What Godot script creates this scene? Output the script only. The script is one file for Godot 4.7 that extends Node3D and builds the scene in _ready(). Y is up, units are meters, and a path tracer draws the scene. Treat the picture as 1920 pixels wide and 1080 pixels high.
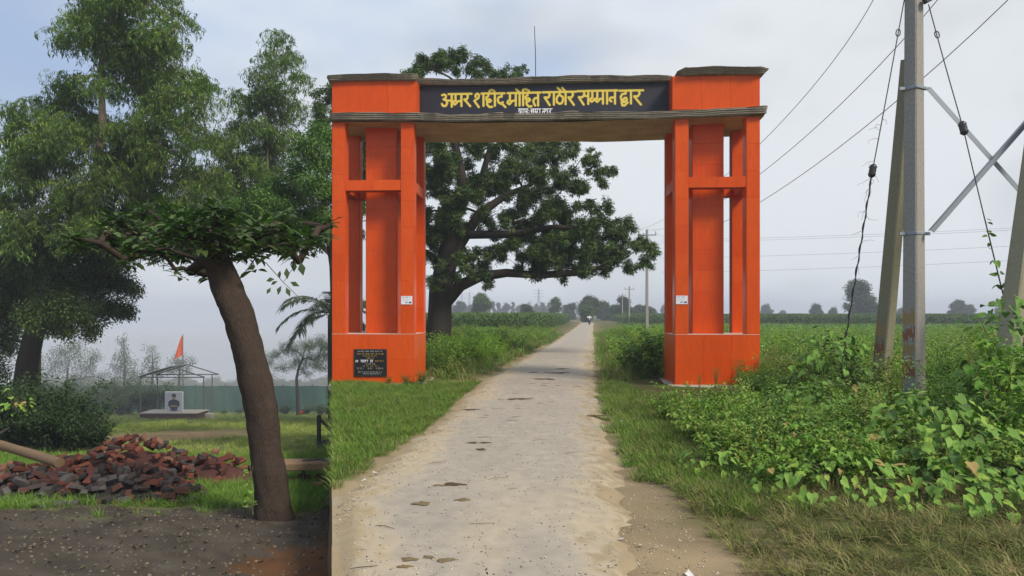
extends Node3D
# A roadside memorial gateway on a village lane, fields beyond it, and a sloping yard with trees and brick heaps beside it.
# Metres; the eye stands at the origin, 1.6 m up, looking along -Z. "d" below is the distance ahead (-Z).

const EYE := 1.6
const FL := 1387.0
const FALL := 0.101      # the yard beside the lane falls away by this much per metre
const EDGE := -0.2437    # the yard's edge runs along x = EDGE * d

const BIG := [[53.6,53.2,58.3,55,63,51.8,61.5,46,56.8,43.5],[56.8,43.5,63,41.3,65.7,34.3,61.9,27.8,56,27.9,52.9,32.9],[63,40.9,75.6,40.1],[76.3,55.6,76.3,26.1],[68.8,55.7,123.2,55.5],[85.4,55.5,85.4,39.4],[85.4,39.4,81,38.7,79.5,34.1,83.5,30.9,87.9,34.7,90.4,38.3,99,39.7],[99,55.3,99,27.3],[112.6,55,114.2,48.3,111.5,42.6,105.7,42.7],[105.7,42.7,119.8,26.7],[132.3,48.1,132.6,53.5,136.9,55.8,140.7,52.6,139.1,45.6,129.4,38.8],[129.4,38.8,140,24.2],[151,55.7,151,27.1],[146.3,55.8,200.3,55.6],[162.5,55.5,162.5,50.2,157.5,46.1,158.4,40.7,165.6,42.1,168.7,38.7,165.3,35.6,159.7,36.8],[159.7,36.8,159.4,29.5,165.3,23.8,171.2,24.4],[177.7,55.6,177.7,26.7],[177.7,55.6,176.2,61.4,170.3,64.4,165.3,62,163.7,55.5],[193.6,55.3,193.6,47.9,187.4,47.1,184.3,41.5,186.4,34.4,191.7,31.2,196.4,34.7],[193.6,32.1,202.3,23.3],[207.6,55.8,283.9,56.1],[213.1,55.7,213.1,38.6],[213.1,38.6,208.8,37.8,207.2,33.1,211.3,29.7,215.6,33.6,218.1,37.3,226.6,38.7],[226.6,55.8,226.6,26.7],[235.5,55.9,235.5,26.5],[235.2,56.6,227.7,64.4],[243.8,56.1,243.8,27],[243.8,56.4,243.2,62.9,249.1,64.7,256.5,61.2,259,56.5],[254.1,56,254.1,50.4,249.1,46.3,250,41.5,256.8,42.9,260.2,39.2,256.5,35.8,252.2,36.8],[252.2,36.8,251.9,29.7,256.8,23.7,263.3,24.4],[278.8,56.2,278.8,25.9],[278.8,43.8,271.1,42.9,267.7,37.2,269.5,29.7,272,26],[289.6,56.3,366.7,56.7],[304.1,56.1,305.7,49.3,302.6,43.9,293.9,44.5],[293.9,44.5,305.7,26.4],[315.5,56.2,315.5,27.2],[328.8,56,328.8,49.7],[329.1,49.7,336.3,45,337.1,37.2,333.3,30,327.9,29.2,322.5,33.3,321.7,41.3,324.8,47.8,329.1,49.7],[342.7,56.4,342.7,28],[332.8,57.8,324,66.6],[342,57.4,334.8,66.4],[358,56.2,359.9,49.1,356.5,43.6,349.4,43.7],[349.4,43.7,362,26.1],[370.2,57.9,462.2,58.3],[385.6,57.6,386,49.6,381.4,43.5,373.4,43.9],[373.4,43.9,384.5,26.5],[386,46.8,395.2,45.6],[395.2,57.8,395.2,27.9],[404.7,57.6,404.7,41.3],[404.7,41.3,401.1,40.1,399.8,36.1,403.2,32.7,407.2,35.7,410.1,39.4,416.2,39.9],[416.2,57.7,416.2,41.1],[416.2,41.1,413,39.3,412.4,35.3,415.8,32.2,419.5,35.5,422.2,39.2,429.3,39.7],[429.3,58.2,429.3,28],[438.8,58,438.8,27.9],[457.1,58,457.1,27.6],[457.1,42.3,446.9,41.6,444.3,36.7,448.4,32.9],[467.5,57.3,521.8,57.6],[481.6,57,481.6,50.3,473.9,49.5,470.3,43.7,471.5,36.6,476.7,34.7,478.5,40.2,483.1,40.7,484.6,35.8,480,30.9,472.4,31],[472.4,30.1,473.9,23.3,479.4,22.9,486.4,29.9],[493.8,57.1,493.8,27.3],[512.1,57.2,513.6,49.2,509.6,43.7,501.1,43.8],[501.1,43.8,516.6,24.6]]
const SMALL := [[232.4,18.5,255.3,18.2],[235.2,18.5,235.2,14,232.8,12.9],[239,18.4,239,7],[239,13.9,235.9,9.3],[243.7,18.4,243.7,6.9],[247.9,18.3,247.9,10.7,252.2,12.2],[253,18.2,253,6.8],[257.1,14.4,257.8,13.8],[257.1,9.5,257.8,8.9],[261.5,18.1,284.7,17.8],[264.9,18,264.3,13.6,261.8,13.6,265.8,7.4],[268.4,18,268.4,6.6],[264.6,12.8,268.4,12.7],[272.6,17.9,272,11.1,274.6,8.8],[276.9,17.9,276.9,6.4],[272,11.1,276.9,11.8],[282.8,17.8,282.8,6.3],[288.1,17.7,311.7,17.7],[293.2,17.6,293.2,6.2],[293.2,12.4,289.6,12.4,289.3,9],[297,17.6,297,12.3,295.5,11.6],[300.9,17.5,300.9,6.1],[307.8,17.4,308.1,12.9,305,12.2,309.4,6]]


var rng := RandomNumberGenerator.new()
var noise := FastNoiseLite.new()
var M := {}
var used := {}
var CL := {}

class MB:
	var v := PackedVector3Array()
	var n := PackedVector3Array()
	var uv := PackedVector2Array()
	var c := PackedColorArray()
	var ix := PackedInt32Array()
	var col := Color(1, 1, 1)
	func vert(p: Vector3, nn: Vector3, t := Vector2.ZERO) -> int:
		v.append(p); n.append(nn); uv.append(t); c.append(col)
		return v.size() - 1
	func tri(a: Vector3, b: Vector3, d: Vector3) -> void:
		var nn := (d - a).cross(b - a).normalized()
		var k := v.size()
		vert(a, nn, Vector2(0, 0)); vert(b, nn, Vector2(1, 0)); vert(d, nn, Vector2(0.5, 1))
		ix.append_array(PackedInt32Array([k, k + 1, k + 2]))
	func quad(a: Vector3, b: Vector3, d: Vector3, e: Vector3) -> void:   # clockwise from the front
		var nn := (d - a).cross(b - a).normalized()
		var k := v.size()
		vert(a, nn, Vector2(0, 1)); vert(b, nn, Vector2(0, 0)); vert(d, nn, Vector2(1, 0)); vert(e, nn, Vector2(1, 1))
		ix.append_array(PackedInt32Array([k, k + 1, k + 2, k, k + 2, k + 3]))
	func grid(rows: Array, closed := false) -> void:   # rows: arrays of points, smooth normals
		var nr := rows.size()
		var nc: int = rows[0].size()
		var k := v.size()
		for r in nr:
			for q in nc:
				var p: Vector3 = rows[r][q]
				var du: Vector3 = rows[r][(q + 1) % nc if closed else mini(q + 1, nc - 1)] - rows[r][(q - 1 + nc) % nc if closed else maxi(q - 1, 0)]
				var dv: Vector3 = rows[mini(r + 1, nr - 1)][q] - rows[maxi(r - 1, 0)][q]
				vert(p, du.cross(dv).normalized(), Vector2(float(q) / nc, float(r) / nr))
		for r in nr - 1:
			for q in (nc if closed else nc - 1):
				var a := k + r * nc + q
				var b := k + r * nc + (q + 1) % nc
				ix.append_array(PackedInt32Array([a, a + nc, b, b, a + nc, b + nc]))
	func tube(pts: Array, rad: Array, sides := 6, cap := true, rough := 0.0, nz: FastNoiseLite = null) -> void:
		var rows := []
		var side := Vector3.RIGHT
		for i in pts.size():
			var t: Vector3 = (pts[mini(i + 1, pts.size() - 1)] - pts[maxi(i - 1, 0)]).normalized()
			if absf(t.dot(side)) > 0.95: side = Vector3.FORWARD if absf(t.z) < 0.8 else Vector3.UP
			side = (side - t * t.dot(side)).normalized()
			var up := t.cross(side)
			var row := []
			for s in sides:
				var a := TAU * s / sides
				var q: Vector3 = pts[i] + (side * cos(a) + up * sin(a)) * rad[i]
				if nz: q += (side * cos(a) + up * sin(a)) * rough * rad[i] * (nz.get_noise_3d(q.x * 130.0, q.y * 40.0, q.z * 130.0) + 0.6 * nz.get_noise_3d(q.x * 520.0, q.y * 130.0, q.z * 520.0))
				row.append(q)
			rows.append(row)
		grid(rows, true)
		if cap:
			for e in [0, pts.size() - 1]:
				for s in range(1, sides - 1):
					tri(rows[e][0], rows[e][s], rows[e][s + 1])
	func box(t: Transform3D, s: Vector3, ch := 0.0) -> void:   # chamfered box centred on t
		var h := s / 2.0
		var face := func(axis: int, sgn: float) -> Array:
			var u := (axis + 1) % 3
			var w := (axis + 2) % 3
			var o := []
			for k in [[-1, -1], [-1, 1], [1, 1], [1, -1]]:
				var p := Vector3.ZERO
				p[axis] = sgn * h[axis]
				p[u] = k[0] * (h[u] - ch)
				p[w] = k[1] * (h[w] - ch)
				o.append(t * p)
			if sgn > 0: o.reverse()
			return o
		for ax in 3:
			for sg in [-1.0, 1.0]:
				var f: Array = face.call(ax, sg)
				quad(f[3], f[2], f[1], f[0])
		if ch <= 0.0: return
		for ax in 3:                                # the edges along ax
			var u := (ax + 1) % 3
			var w := (ax + 2) % 3
			for su in [-1.0, 1.0]:
				for sw in [-1.0, 1.0]:
					var p := []
					for e in [[-1.0, 0], [1.0, 0], [1.0, 1], [-1.0, 1]]:
						var q := Vector3.ZERO
						q[ax] = e[0] * (h[ax] - ch)
						q[u] = su * (h[u] - (0.0 if e[1] == 0 else ch))
						q[w] = sw * (h[w] - (ch if e[1] == 0 else 0.0))
						p.append(t * q)
					if su * sw > 0: quad(p[0], p[1], p[2], p[3])
					else: quad(p[3], p[2], p[1], p[0])
		for sx in [-1.0, 1.0]:
			for sy in [-1.0, 1.0]:
				for sz in [-1.0, 1.0]:
					var a: Vector3 = t * Vector3(sx * h.x, sy * (h.y - ch), sz * (h.z - ch))
					var b: Vector3 = t * Vector3(sx * (h.x - ch), sy * h.y, sz * (h.z - ch))
					var d: Vector3 = t * Vector3(sx * (h.x - ch), sy * (h.y - ch), sz * h.z)
					if sx * sy * sz > 0: tri(a, d, b)
					else: tri(a, b, d)
	func leaf(o: Vector3, dir: Vector3, up: Vector3, L: float, W: float, droop := 0.25, fold := 0.18) -> void:   # four faces folded along the midrib
		var s := dir.cross(up).normalized() * W * 0.5
		var mid := o + dir * L * 0.48 + up * L * 0.06
		var tip := o + dir * L * 0.94 - up * L * droop
		var e := up * W * fold
		var nn := up.normalized()
		var k := v.size()
		vert(o, nn, Vector2(0.5, 0)); vert(mid - s + e, (nn - s * 0.0).normalized(), Vector2(0, 0.5)); vert(mid, nn, Vector2(0.5, 0.5)); vert(mid + s + e, nn, Vector2(1, 0.5)); vert(tip, (nn + dir * 0.5).normalized(), Vector2(0.5, 1))
		ix.append_array(PackedInt32Array([k, k + 1, k + 2, k, k + 2, k + 3, k + 1, k + 4, k + 2, k + 2, k + 4, k + 3]))
	func oval(o: Vector3, dir: Vector3, up: Vector3, L: float, W: float, droop: float) -> void:   # a broader leaf of eight faces
		var s := dir.cross(up).normalized() * W * 0.5
		var k := v.size()
		var nn := up.normalized()
		var rows := [[0.28, 0.86], [0.62, 0.9]]
		vert(o, nn)
		for r in rows:
			var q: Vector3 = o + dir * L * r[0] - up * L * droop * r[0] * r[0]
			vert(q - s * r[1] + up * W * 0.12, nn); vert(q, nn); vert(q + s * r[1] + up * W * 0.12, nn)
		vert(o + dir * L * 0.97 - up * L * droop, (nn + dir * 0.4).normalized())
		for t in [[0, 1, 2], [0, 2, 3], [1, 4, 5], [1, 5, 2], [2, 5, 6], [2, 6, 3], [4, 7, 5], [5, 7, 6]]:
			ix.append_array(PackedInt32Array([k + t[0], k + t[1], k + t[2]]))
	func blade(o: Vector3, dir: Vector3, bend: Vector3, L: float, W: float) -> void:
		var s := dir.cross(bend).normalized() * W * 0.5
		if s.length() < 0.0001: s = Vector3(W * 0.5, 0, 0)
		var m := o + dir * L * 0.55 + bend * L * 0.12
		var t := o + dir * L * 0.9 + bend * L * 0.5
		var nn := s.cross(dir).normalized()
		var k := v.size()
		vert(o - s, nn); vert(o + s, nn); vert(m - s * 0.8, nn); vert(m + s * 0.8, nn); vert(t, nn)
		ix.append_array(PackedInt32Array([k, k + 2, k + 1, k + 1, k + 2, k + 3, k + 2, k + 4, k + 3]))
	func mesh() -> ArrayMesh:
		var a := []
		a.resize(Mesh.ARRAY_MAX)
		a[Mesh.ARRAY_VERTEX] = v; a[Mesh.ARRAY_NORMAL] = n; a[Mesh.ARRAY_TEX_UV] = uv; a[Mesh.ARRAY_COLOR] = c; a[Mesh.ARRAY_INDEX] = ix
		var m := ArrayMesh.new()
		m.add_surface_from_arrays(Mesh.PRIMITIVE_TRIANGLES, a)
		return m

# ---------------------------------------------------------------- helpers
func at(x: float, y: float, z := 0.0) -> Transform3D:
	return Transform3D(Basis(), Vector3(x, y, z))

func P(px: float, py: float, d: float) -> Vector3:          # a point at distance d from its bearing and elevation
	return Vector3((px - 960.0) / FL * d, EYE + (590.0 - py) / FL * d, -d)

func Q(px: float, d: float) -> Vector3:                     # a point on the yard at distance d
	var x := (px - 960.0) / FL * d
	return Vector3(x, yard_h(x, d), -d)

func rf(a: float, b: float) -> float:
	return rng.randf_range(a, b)

func rdir() -> Vector3:
	var z := rf(-1, 1)
	var a := rf(0, TAU)
	return Vector3(sqrt(1 - z * z) * cos(a), z, sqrt(1 - z * z) * sin(a))

func numbered(called: String) -> String:
	var k: int = used.get(called, 0)
	used[called] = k + 1
	return called if k == 0 else "%s_%03d" % [called, k]

func tag(o: Node, label: String, category: String, group := "") -> Node:
	o.set_meta("label", label)
	o.set_meta("category", category)
	if group: o.set_meta("group", group)
	return o

func thing(called: String, label: String, category: String, where := Vector3.ZERO, turn := 0.0, group := "") -> Node3D:
	var o := Node3D.new()
	o.name = numbered(called)
	add_child(o)
	o.position = where
	o.rotation.y = turn
	tag(o, label, category, group)
	return o

func obj(called: String, m: Mesh, material: Material, parent: Node = null, t := Transform3D()) -> MeshInstance3D:
	var o := MeshInstance3D.new()
	o.mesh = m
	o.material_override = material
	o.transform = t
	if parent == null:
		o.name = numbered(called)
		add_child(o)
	else:
		o.name = called
		parent.add_child(o, true)
	return o

func struct(called: String, m: Mesh, material: Material) -> MeshInstance3D:
	var o := obj(called, m, material)
	o.set_meta("kind", "structure")
	return o

func many(called: String, m: Mesh, material: Material, xf: Array, cols: Array, parent: Node = null) -> MultiMeshInstance3D:
	var mm := MultiMesh.new()
	mm.transform_format = MultiMesh.TRANSFORM_3D
	mm.use_colors = true
	mm.mesh = m
	mm.instance_count = xf.size()
	for i in xf.size():
		mm.set_instance_transform(i, xf[i])
		mm.set_instance_color(i, cols[i])
	var o := MultiMeshInstance3D.new()
	o.multimesh = mm
	o.material_override = material
	o.set_meta("kind", "stuff")
	if parent:
		o.name = called
		parent.add_child(o, true)
	else:
		o.name = numbered(called)
		add_child(o)
	return o

func lin(r: float, g: float, b: float) -> Color:
	return Color(r, g, b).linear_to_srgb()

func mat(called: String, c: Color, rough: float, spec := 0.5) -> StandardMaterial3D:   # c is the linear base colour
	var m := StandardMaterial3D.new()
	m.resource_name = called
	m.albedo_color = c.linear_to_srgb()
	m.roughness = rough
	m.metallic_specular = spec
	m.vertex_color_use_as_albedo = true
	M[called] = m
	return m

func speck(freq: float, lo: float, hi: float, sd: int, oct := 4, size := 512, kind := FastNoiseLite.TYPE_SIMPLEX_SMOOTH) -> NoiseTexture2D:
	var f := FastNoiseLite.new()
	f.noise_type = kind
	f.frequency = freq
	f.fractal_octaves = oct
	f.seed = sd
	var g := Gradient.new()
	g.set_color(0, lin(lo, lo, lo))
	g.set_color(1, lin(hi, hi, hi))
	var t := NoiseTexture2D.new()
	t.width = size
	t.height = size
	t.seamless = true
	t.noise = f
	t.color_ramp = g
	return t

func grain(m: StandardMaterial3D, t: Texture2D, scale: Vector3, bump: Texture2D = null, cm := 1.0) -> StandardMaterial3D:
	m.albedo_texture = t
	m.uv1_triplanar = true
	m.uv1_world_triplanar = true
	m.uv1_scale = scale
	if bump:
		m.heightmap_enabled = true
		m.heightmap_texture = bump
		m.heightmap_scale = cm
	return m

func blotch(m: StandardMaterial3D, t: Texture2D, scale: Vector3) -> StandardMaterial3D:   # a second, coarser pattern multiplied in
	m.detail_enabled = true
	m.detail_blend_mode = BaseMaterial3D.BLEND_MODE_MUL
	m.detail_albedo = t
	m.detail_uv_layer = BaseMaterial3D.DETAIL_UV_2
	m.uv2_triplanar = true
	m.uv2_world_triplanar = true
	m.uv2_scale = scale
	return m

func leafy(called: String, c: Color, back := 0.45) -> StandardMaterial3D:
	var m := mat(called, c, 0.6, 0.28)
	m.backlight_enabled = true
	m.backlight = Color(0.55 * back * 2, 0.85 * back * 2, 0.2 * back * 2)
	return m

# ---------------------------------------------------------------- the lie of the land
const RL := [[-6.0, -2.2], [3.0, -1.72], [4.5, -1.66], [6.34, -1.5], [8.53, -1.28], [11.7, -0.98], [17.07, -0.68], [22.0, -0.12], [29.6, 0.8], [44.0, 2.6], [63.4, 4.7], [90.0, 7.7], [123.0, 11.2], [150.0, 14.0]]
const RR := [[-6.0, 0.55], [3.0, 0.62], [4.53, 0.7], [5.4, 0.76], [6.9, 0.93], [8.53, 1.1], [11.1, 1.34], [20.2, 2.2], [29.6, 3.2], [44.4, 4.9], [63.4, 6.9], [90.0, 9.8], [111.0, 12.1], [150.0, 16.6]]

func along(t: Array, d: float) -> float:
	for i in t.size() - 1:
		if d <= t[i + 1][0]:
			var f: float = clampf((d - t[i][0]) / (t[i + 1][0] - t[i][0]), 0, 1)
			return lerpf(t[i][1], t[i + 1][1], f)
	return t[-1][1]

func main_h(x: float, d: float) -> float:
	var h := -0.035 + 0.05 * noise.get_noise_2d(x * 30.0, d * 30.0)
	if d > 17.0:
		h -= FALL * d * smoothstep(-0.13, EDGE, x / d) * smoothstep(18.0, 27.0, d)
	var off := maxf(along(RL, d) - x, x - along(RR, d))
	h += 0.06 * smoothstep(0.2, 2.0, off)
	return h

func yard_h(x: float, d: float) -> float:
	if d < 0: return -0.03
	return -FALL * d + 0.05 * noise.get_noise_2d(x * 20.0, d * 20.0) * smoothstep(0.0, 4.0, d)

func main_col(x: float, d: float) -> Color:
	var off := maxf(along(RL, d) - x, x - along(RR, d))
	var k := noise.get_noise_2d(x * 60.0, d * 60.0)
	var soil := Color(0.44, 0.345, 0.21) if x < 0.05 * d else Color(0.33, 0.255, 0.155)
	var grass := Color(0.14, 0.14, 0.05)
	var w := 0.22 if x < 0.05 * d else lerpf(0.55, 0.25, smoothstep(6.0, 10.0, d))
	var s := smoothstep(w - 0.2, w + 0.35, off + k * 0.6)
	var c := soil.lerp(grass, s)
	if x > 0 and d < 6.2 and d > 0:                       # the worn, dusty patch at the right of the lane
		var q := 1.0 - smoothstep(0.5, 1.35, Vector2((x - 1.3) / 0.8, (d - 4.9) / 0.85).length() + k * 0.5)
		c = c.lerp(Color(0.33, 0.25, 0.15), q)
	for b in [[-2.4, 17.0], [6.6, 16.4]]:                 # sandy ground round the feet of the gateway
		var q2 := 1.0 - smoothstep(0.8, 1.35, Vector2((x - b[0]) / 2.2, (d - b[1]) / 1.1).length() + k * 0.3)
		c = c.lerp(Color(0.34, 0.27, 0.17), q2)
	return c * (1.0 + 0.25 * k)

func yard_col(x: float, d: float) -> Color:
	var k := noise.get_noise_2d(x * 50.0, d * 50.0)
	var soil := Color(0.105, 0.088, 0.068) * (1.0 + 0.5 * noise.get_noise_2d(x * 240.0 + 40.0, d * 170.0))  # bare earth, its colour darkened to stand for the canopy shade
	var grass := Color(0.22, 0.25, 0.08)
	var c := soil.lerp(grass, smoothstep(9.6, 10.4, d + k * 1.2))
	var q := 1.0 - smoothstep(0.6, 1.2, Vector2((x + 11.6) / 2.6, (d - 25.5) / 4.0).length() + k * 0.4)
	c = c.lerp(Color(0.3, 0.22, 0.12), q)
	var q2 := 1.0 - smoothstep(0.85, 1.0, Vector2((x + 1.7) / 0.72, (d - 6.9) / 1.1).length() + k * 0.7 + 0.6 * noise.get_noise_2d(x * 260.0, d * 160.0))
	c = c.lerp(Color(0.17, 0.085, 0.04), q2)  # reddish soil patch, with the sunlight on it put into its colour
	return c * (1.0 + 0.3 * k)

func on_grass_left(x: float, d: float) -> bool:
	return x > EDGE * d + 0.02 and x < along(RL, d) - 0.16

func spread(n: int, x0: float, x1: float, d0: float, d1: float, ok: Callable, h: Callable, s0: float, s1: float, cols: Array, xf: Array, cs: Array, flat := 1.0) -> void:
	for i in n:
		var d := rf(d0, d1)
		var x := rf(x0, x1)
		if not ok.call(x, d): continue
		var s := rf(s0, s1)
		var b := Basis(Vector3.UP, rf(0, TAU)) * Basis(Vector3.RIGHT, rf(-0.2, 0.2))
		xf.append(Transform3D(b.scaled_local(Vector3(s * flat, s, s * flat)), Vector3(x, h.call(x, d) - 0.01, -d)))
		cs.append(pick(cols, 0.3))

func pick(cols: Array, vary := 0.25) -> Color:
	var c: Color = cols[rng.randi() % cols.size()]
	c = c.lerp(cols[rng.randi() % cols.size()], rng.randf())
	var k := 1.0 + rf(-vary, vary)
	return Color(c.r * k, c.g * k, c.b * k)

# ---------------------------------------------------------------- plants
func rosette(n: int, L: float, W: float, droop: float) -> ArrayMesh:       # a whorl of leaves at a twig's end
	var b := MB.new()
	for i in n:
		var a := TAU * i / n + rf(-0.4, 0.4)
		var el := rf(-0.5, 0.8)
		var dir := Vector3(cos(a) * cos(el), sin(el), sin(a) * cos(el))
		var up := (Vector3.UP - dir * dir.y + rdir() * 0.25).normalized()
		var k := rf(0.75, 1.2)
		b.col = Color(k, k, k * 0.95)
		if W > 0.08: b.oval(dir * L * rf(0.0, 0.6), dir, up, L * rf(0.6, 1.15), W * rf(0.8, 1.15), droop * rf(0.6, 1.8))
		else: b.leaf(dir * L * rf(0.0, 0.35), dir, up, L * rf(0.75, 1.15), W * rf(0.8, 1.15), droop * rf(0.6, 1.5))
	return b.mesh()

func hanging_spray(n: int, len: float, L: float, W: float) -> ArrayMesh:   # a drooping twig hung with narrow leaves
	var b := MB.new()
	var pts := []
	var p := Vector3.ZERO
	var dir := Vector3(1, 0.35, 0).normalized()
	for i in 7:
		pts.append(p)
		p += dir * len / 6.0
		dir = (dir + Vector3(0, -0.42, 0)).normalized()
	b.col = Color(0.9, 0.6, 0.5)
	b.tube(pts, [0.006, 0.005, 0.005, 0.004, 0.003, 0.003, 0.002], 3, false)
	for i in n:
		var t := rf(0.15, 1.0) * 5.99
		var o: Vector3 = pts[int(t)].lerp(pts[int(t) + 1 if int(t) < 6 else 6], t - int(t))
		var a := rf(0, TAU)
		var dd := Vector3(cos(a) * 0.55, rf(-1.0, -0.25), sin(a) * 0.55).normalized()
		var up := (Vector3(cos(a), 0.4, sin(a)) + rdir() * 0.5)
		up = (up - dd * dd.dot(up)).normalized()
		var k := rf(0.7, 1.25)
		b.col = Color(k, k, k)
		b.leaf(o, dd, up, L * rf(0.7, 1.2), W, 0.12, 0.1)
	return b.mesh()

func leaf_ball(n: int, R: float, L: float, W: float) -> ArrayMesh:         # small leaves scattered along a few twigs
	var b := MB.new()
	for i in n:
		var o := rdir() * R * pow(rng.randf(), 0.5)
		var dir := (rdir() + o.normalized() * 0.7 + Vector3(0, -0.15, 0)).normalized()
		var up := (Vector3.UP + rdir() * 0.6)
		up = (up - dir * dir.dot(up)).normalized()
		var k := rf(0.7, 1.25)
		b.col = Color(k, k, k)
		b.leaf(o, dir, up, L * rf(0.7, 1.2), W * rf(0.8, 1.2))
	return b.mesh()

func tuft(n: int, wide: float, w: float, lean: float) -> ArrayMesh:        # grass, one unit tall
	var b := MB.new()
	for i in n:
		var a := rf(0, TAU)
		var out := Vector3(cos(a), 0, sin(a))
		var o := out * rf(0, wide)
		var k := rf(0.65, 1.3)
		b.col = Color(k * rf(0.95, 1.2), k, k * 0.9)
		b.blade(o, (Vector3.UP + out * lean * rf(0.2, 1.3) + rdir() * 0.2).normalized(), (out + rdir() * 0.6).normalized() - Vector3(0, 0.35, 0), rf(0.6, 1.1), w)
	return b.mesh()

func heart(L: float, W: float) -> ArrayMesh:                               # one broad heart-shaped leaf on a stalk
	var b := MB.new()
	var rim := [[0.0, 0.0], [-0.3, -0.1], [-0.5, 0.1], [-0.46, 0.4], [-0.24, 0.75], [0.0, 1.0], [0.24, 0.75], [0.46, 0.4], [0.5, 0.1], [0.3, -0.1]]
	var pts := []
	for r in rim:
		var y: float = 0.16 * absf(r[0]) * L - 0.22 * L * r[1] * r[1] + 0.03 * L * sin(r[1] * 9.0 + r[0] * 7.0)
		pts.append(Vector3(r[0] * W, y, -r[1] * L))
	var mid := Vector3(0, -0.03 * L, -0.38 * L)
	for i in pts.size():
		var p0: Vector3 = pts[i]
		var p1: Vector3 = pts[(i + 1) % pts.size()]
		b.tri(mid, p0, p1)
	b.col = Color(0.8, 0.75, 0.5)
	b.tube([Vector3(0, -0.02, 0.0), Vector3(0, -0.35 * L, 0.2 * L)], [0.003, 0.003], 3, false)
	return b.mesh()

func weed_mesh(h: float, stems: int, L: float, W: float, per: int, wide: float) -> ArrayMesh:   # a leafy weed with its stalks
	var b := MB.new()
	for s in stems:
		var a := rf(0, TAU)
		var lean := Vector3(cos(a), 0, sin(a)) * rf(0.1, 1.0) * wide
		var hh := h * rf(0.6, 1.05)
		var pts := []
		for i in 5:
			var t := i / 4.0
			pts.append(lean * t * (0.4 + 0.6 * t) * hh + Vector3(0, hh * t, 0) + rdir() * 0.02 * hh)
		b.col = Color(1.0, 0.8, 0.5)
		b.tube(pts, [0.007, 0.006, 0.005, 0.004, 0.002], 3, false)
		for i in per:
			var t := pow(rf(0.03, 1.0), 0.75) * 3.99
			var o: Vector3 = pts[int(t)].lerp(pts[int(t) + 1], t - int(t))
			var q := rf(0, TAU)
			var dir := Vector3(cos(q), rf(-0.2, 0.7), sin(q)).normalized()
			o += dir * rf(0, 0.12) * h
			var up := Vector3.UP + rdir() * 0.4
			up = (up - dir * dir.dot(up)).normalized()
			var k := rf(0.65, 1.3)
			b.col = Color(k * rf(0.9, 1.15), k, k * 0.9)
			b.leaf(o, dir, up, L * rf(0.6, 1.2), W * rf(0.8, 1.2))
	return b.mesh()

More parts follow.
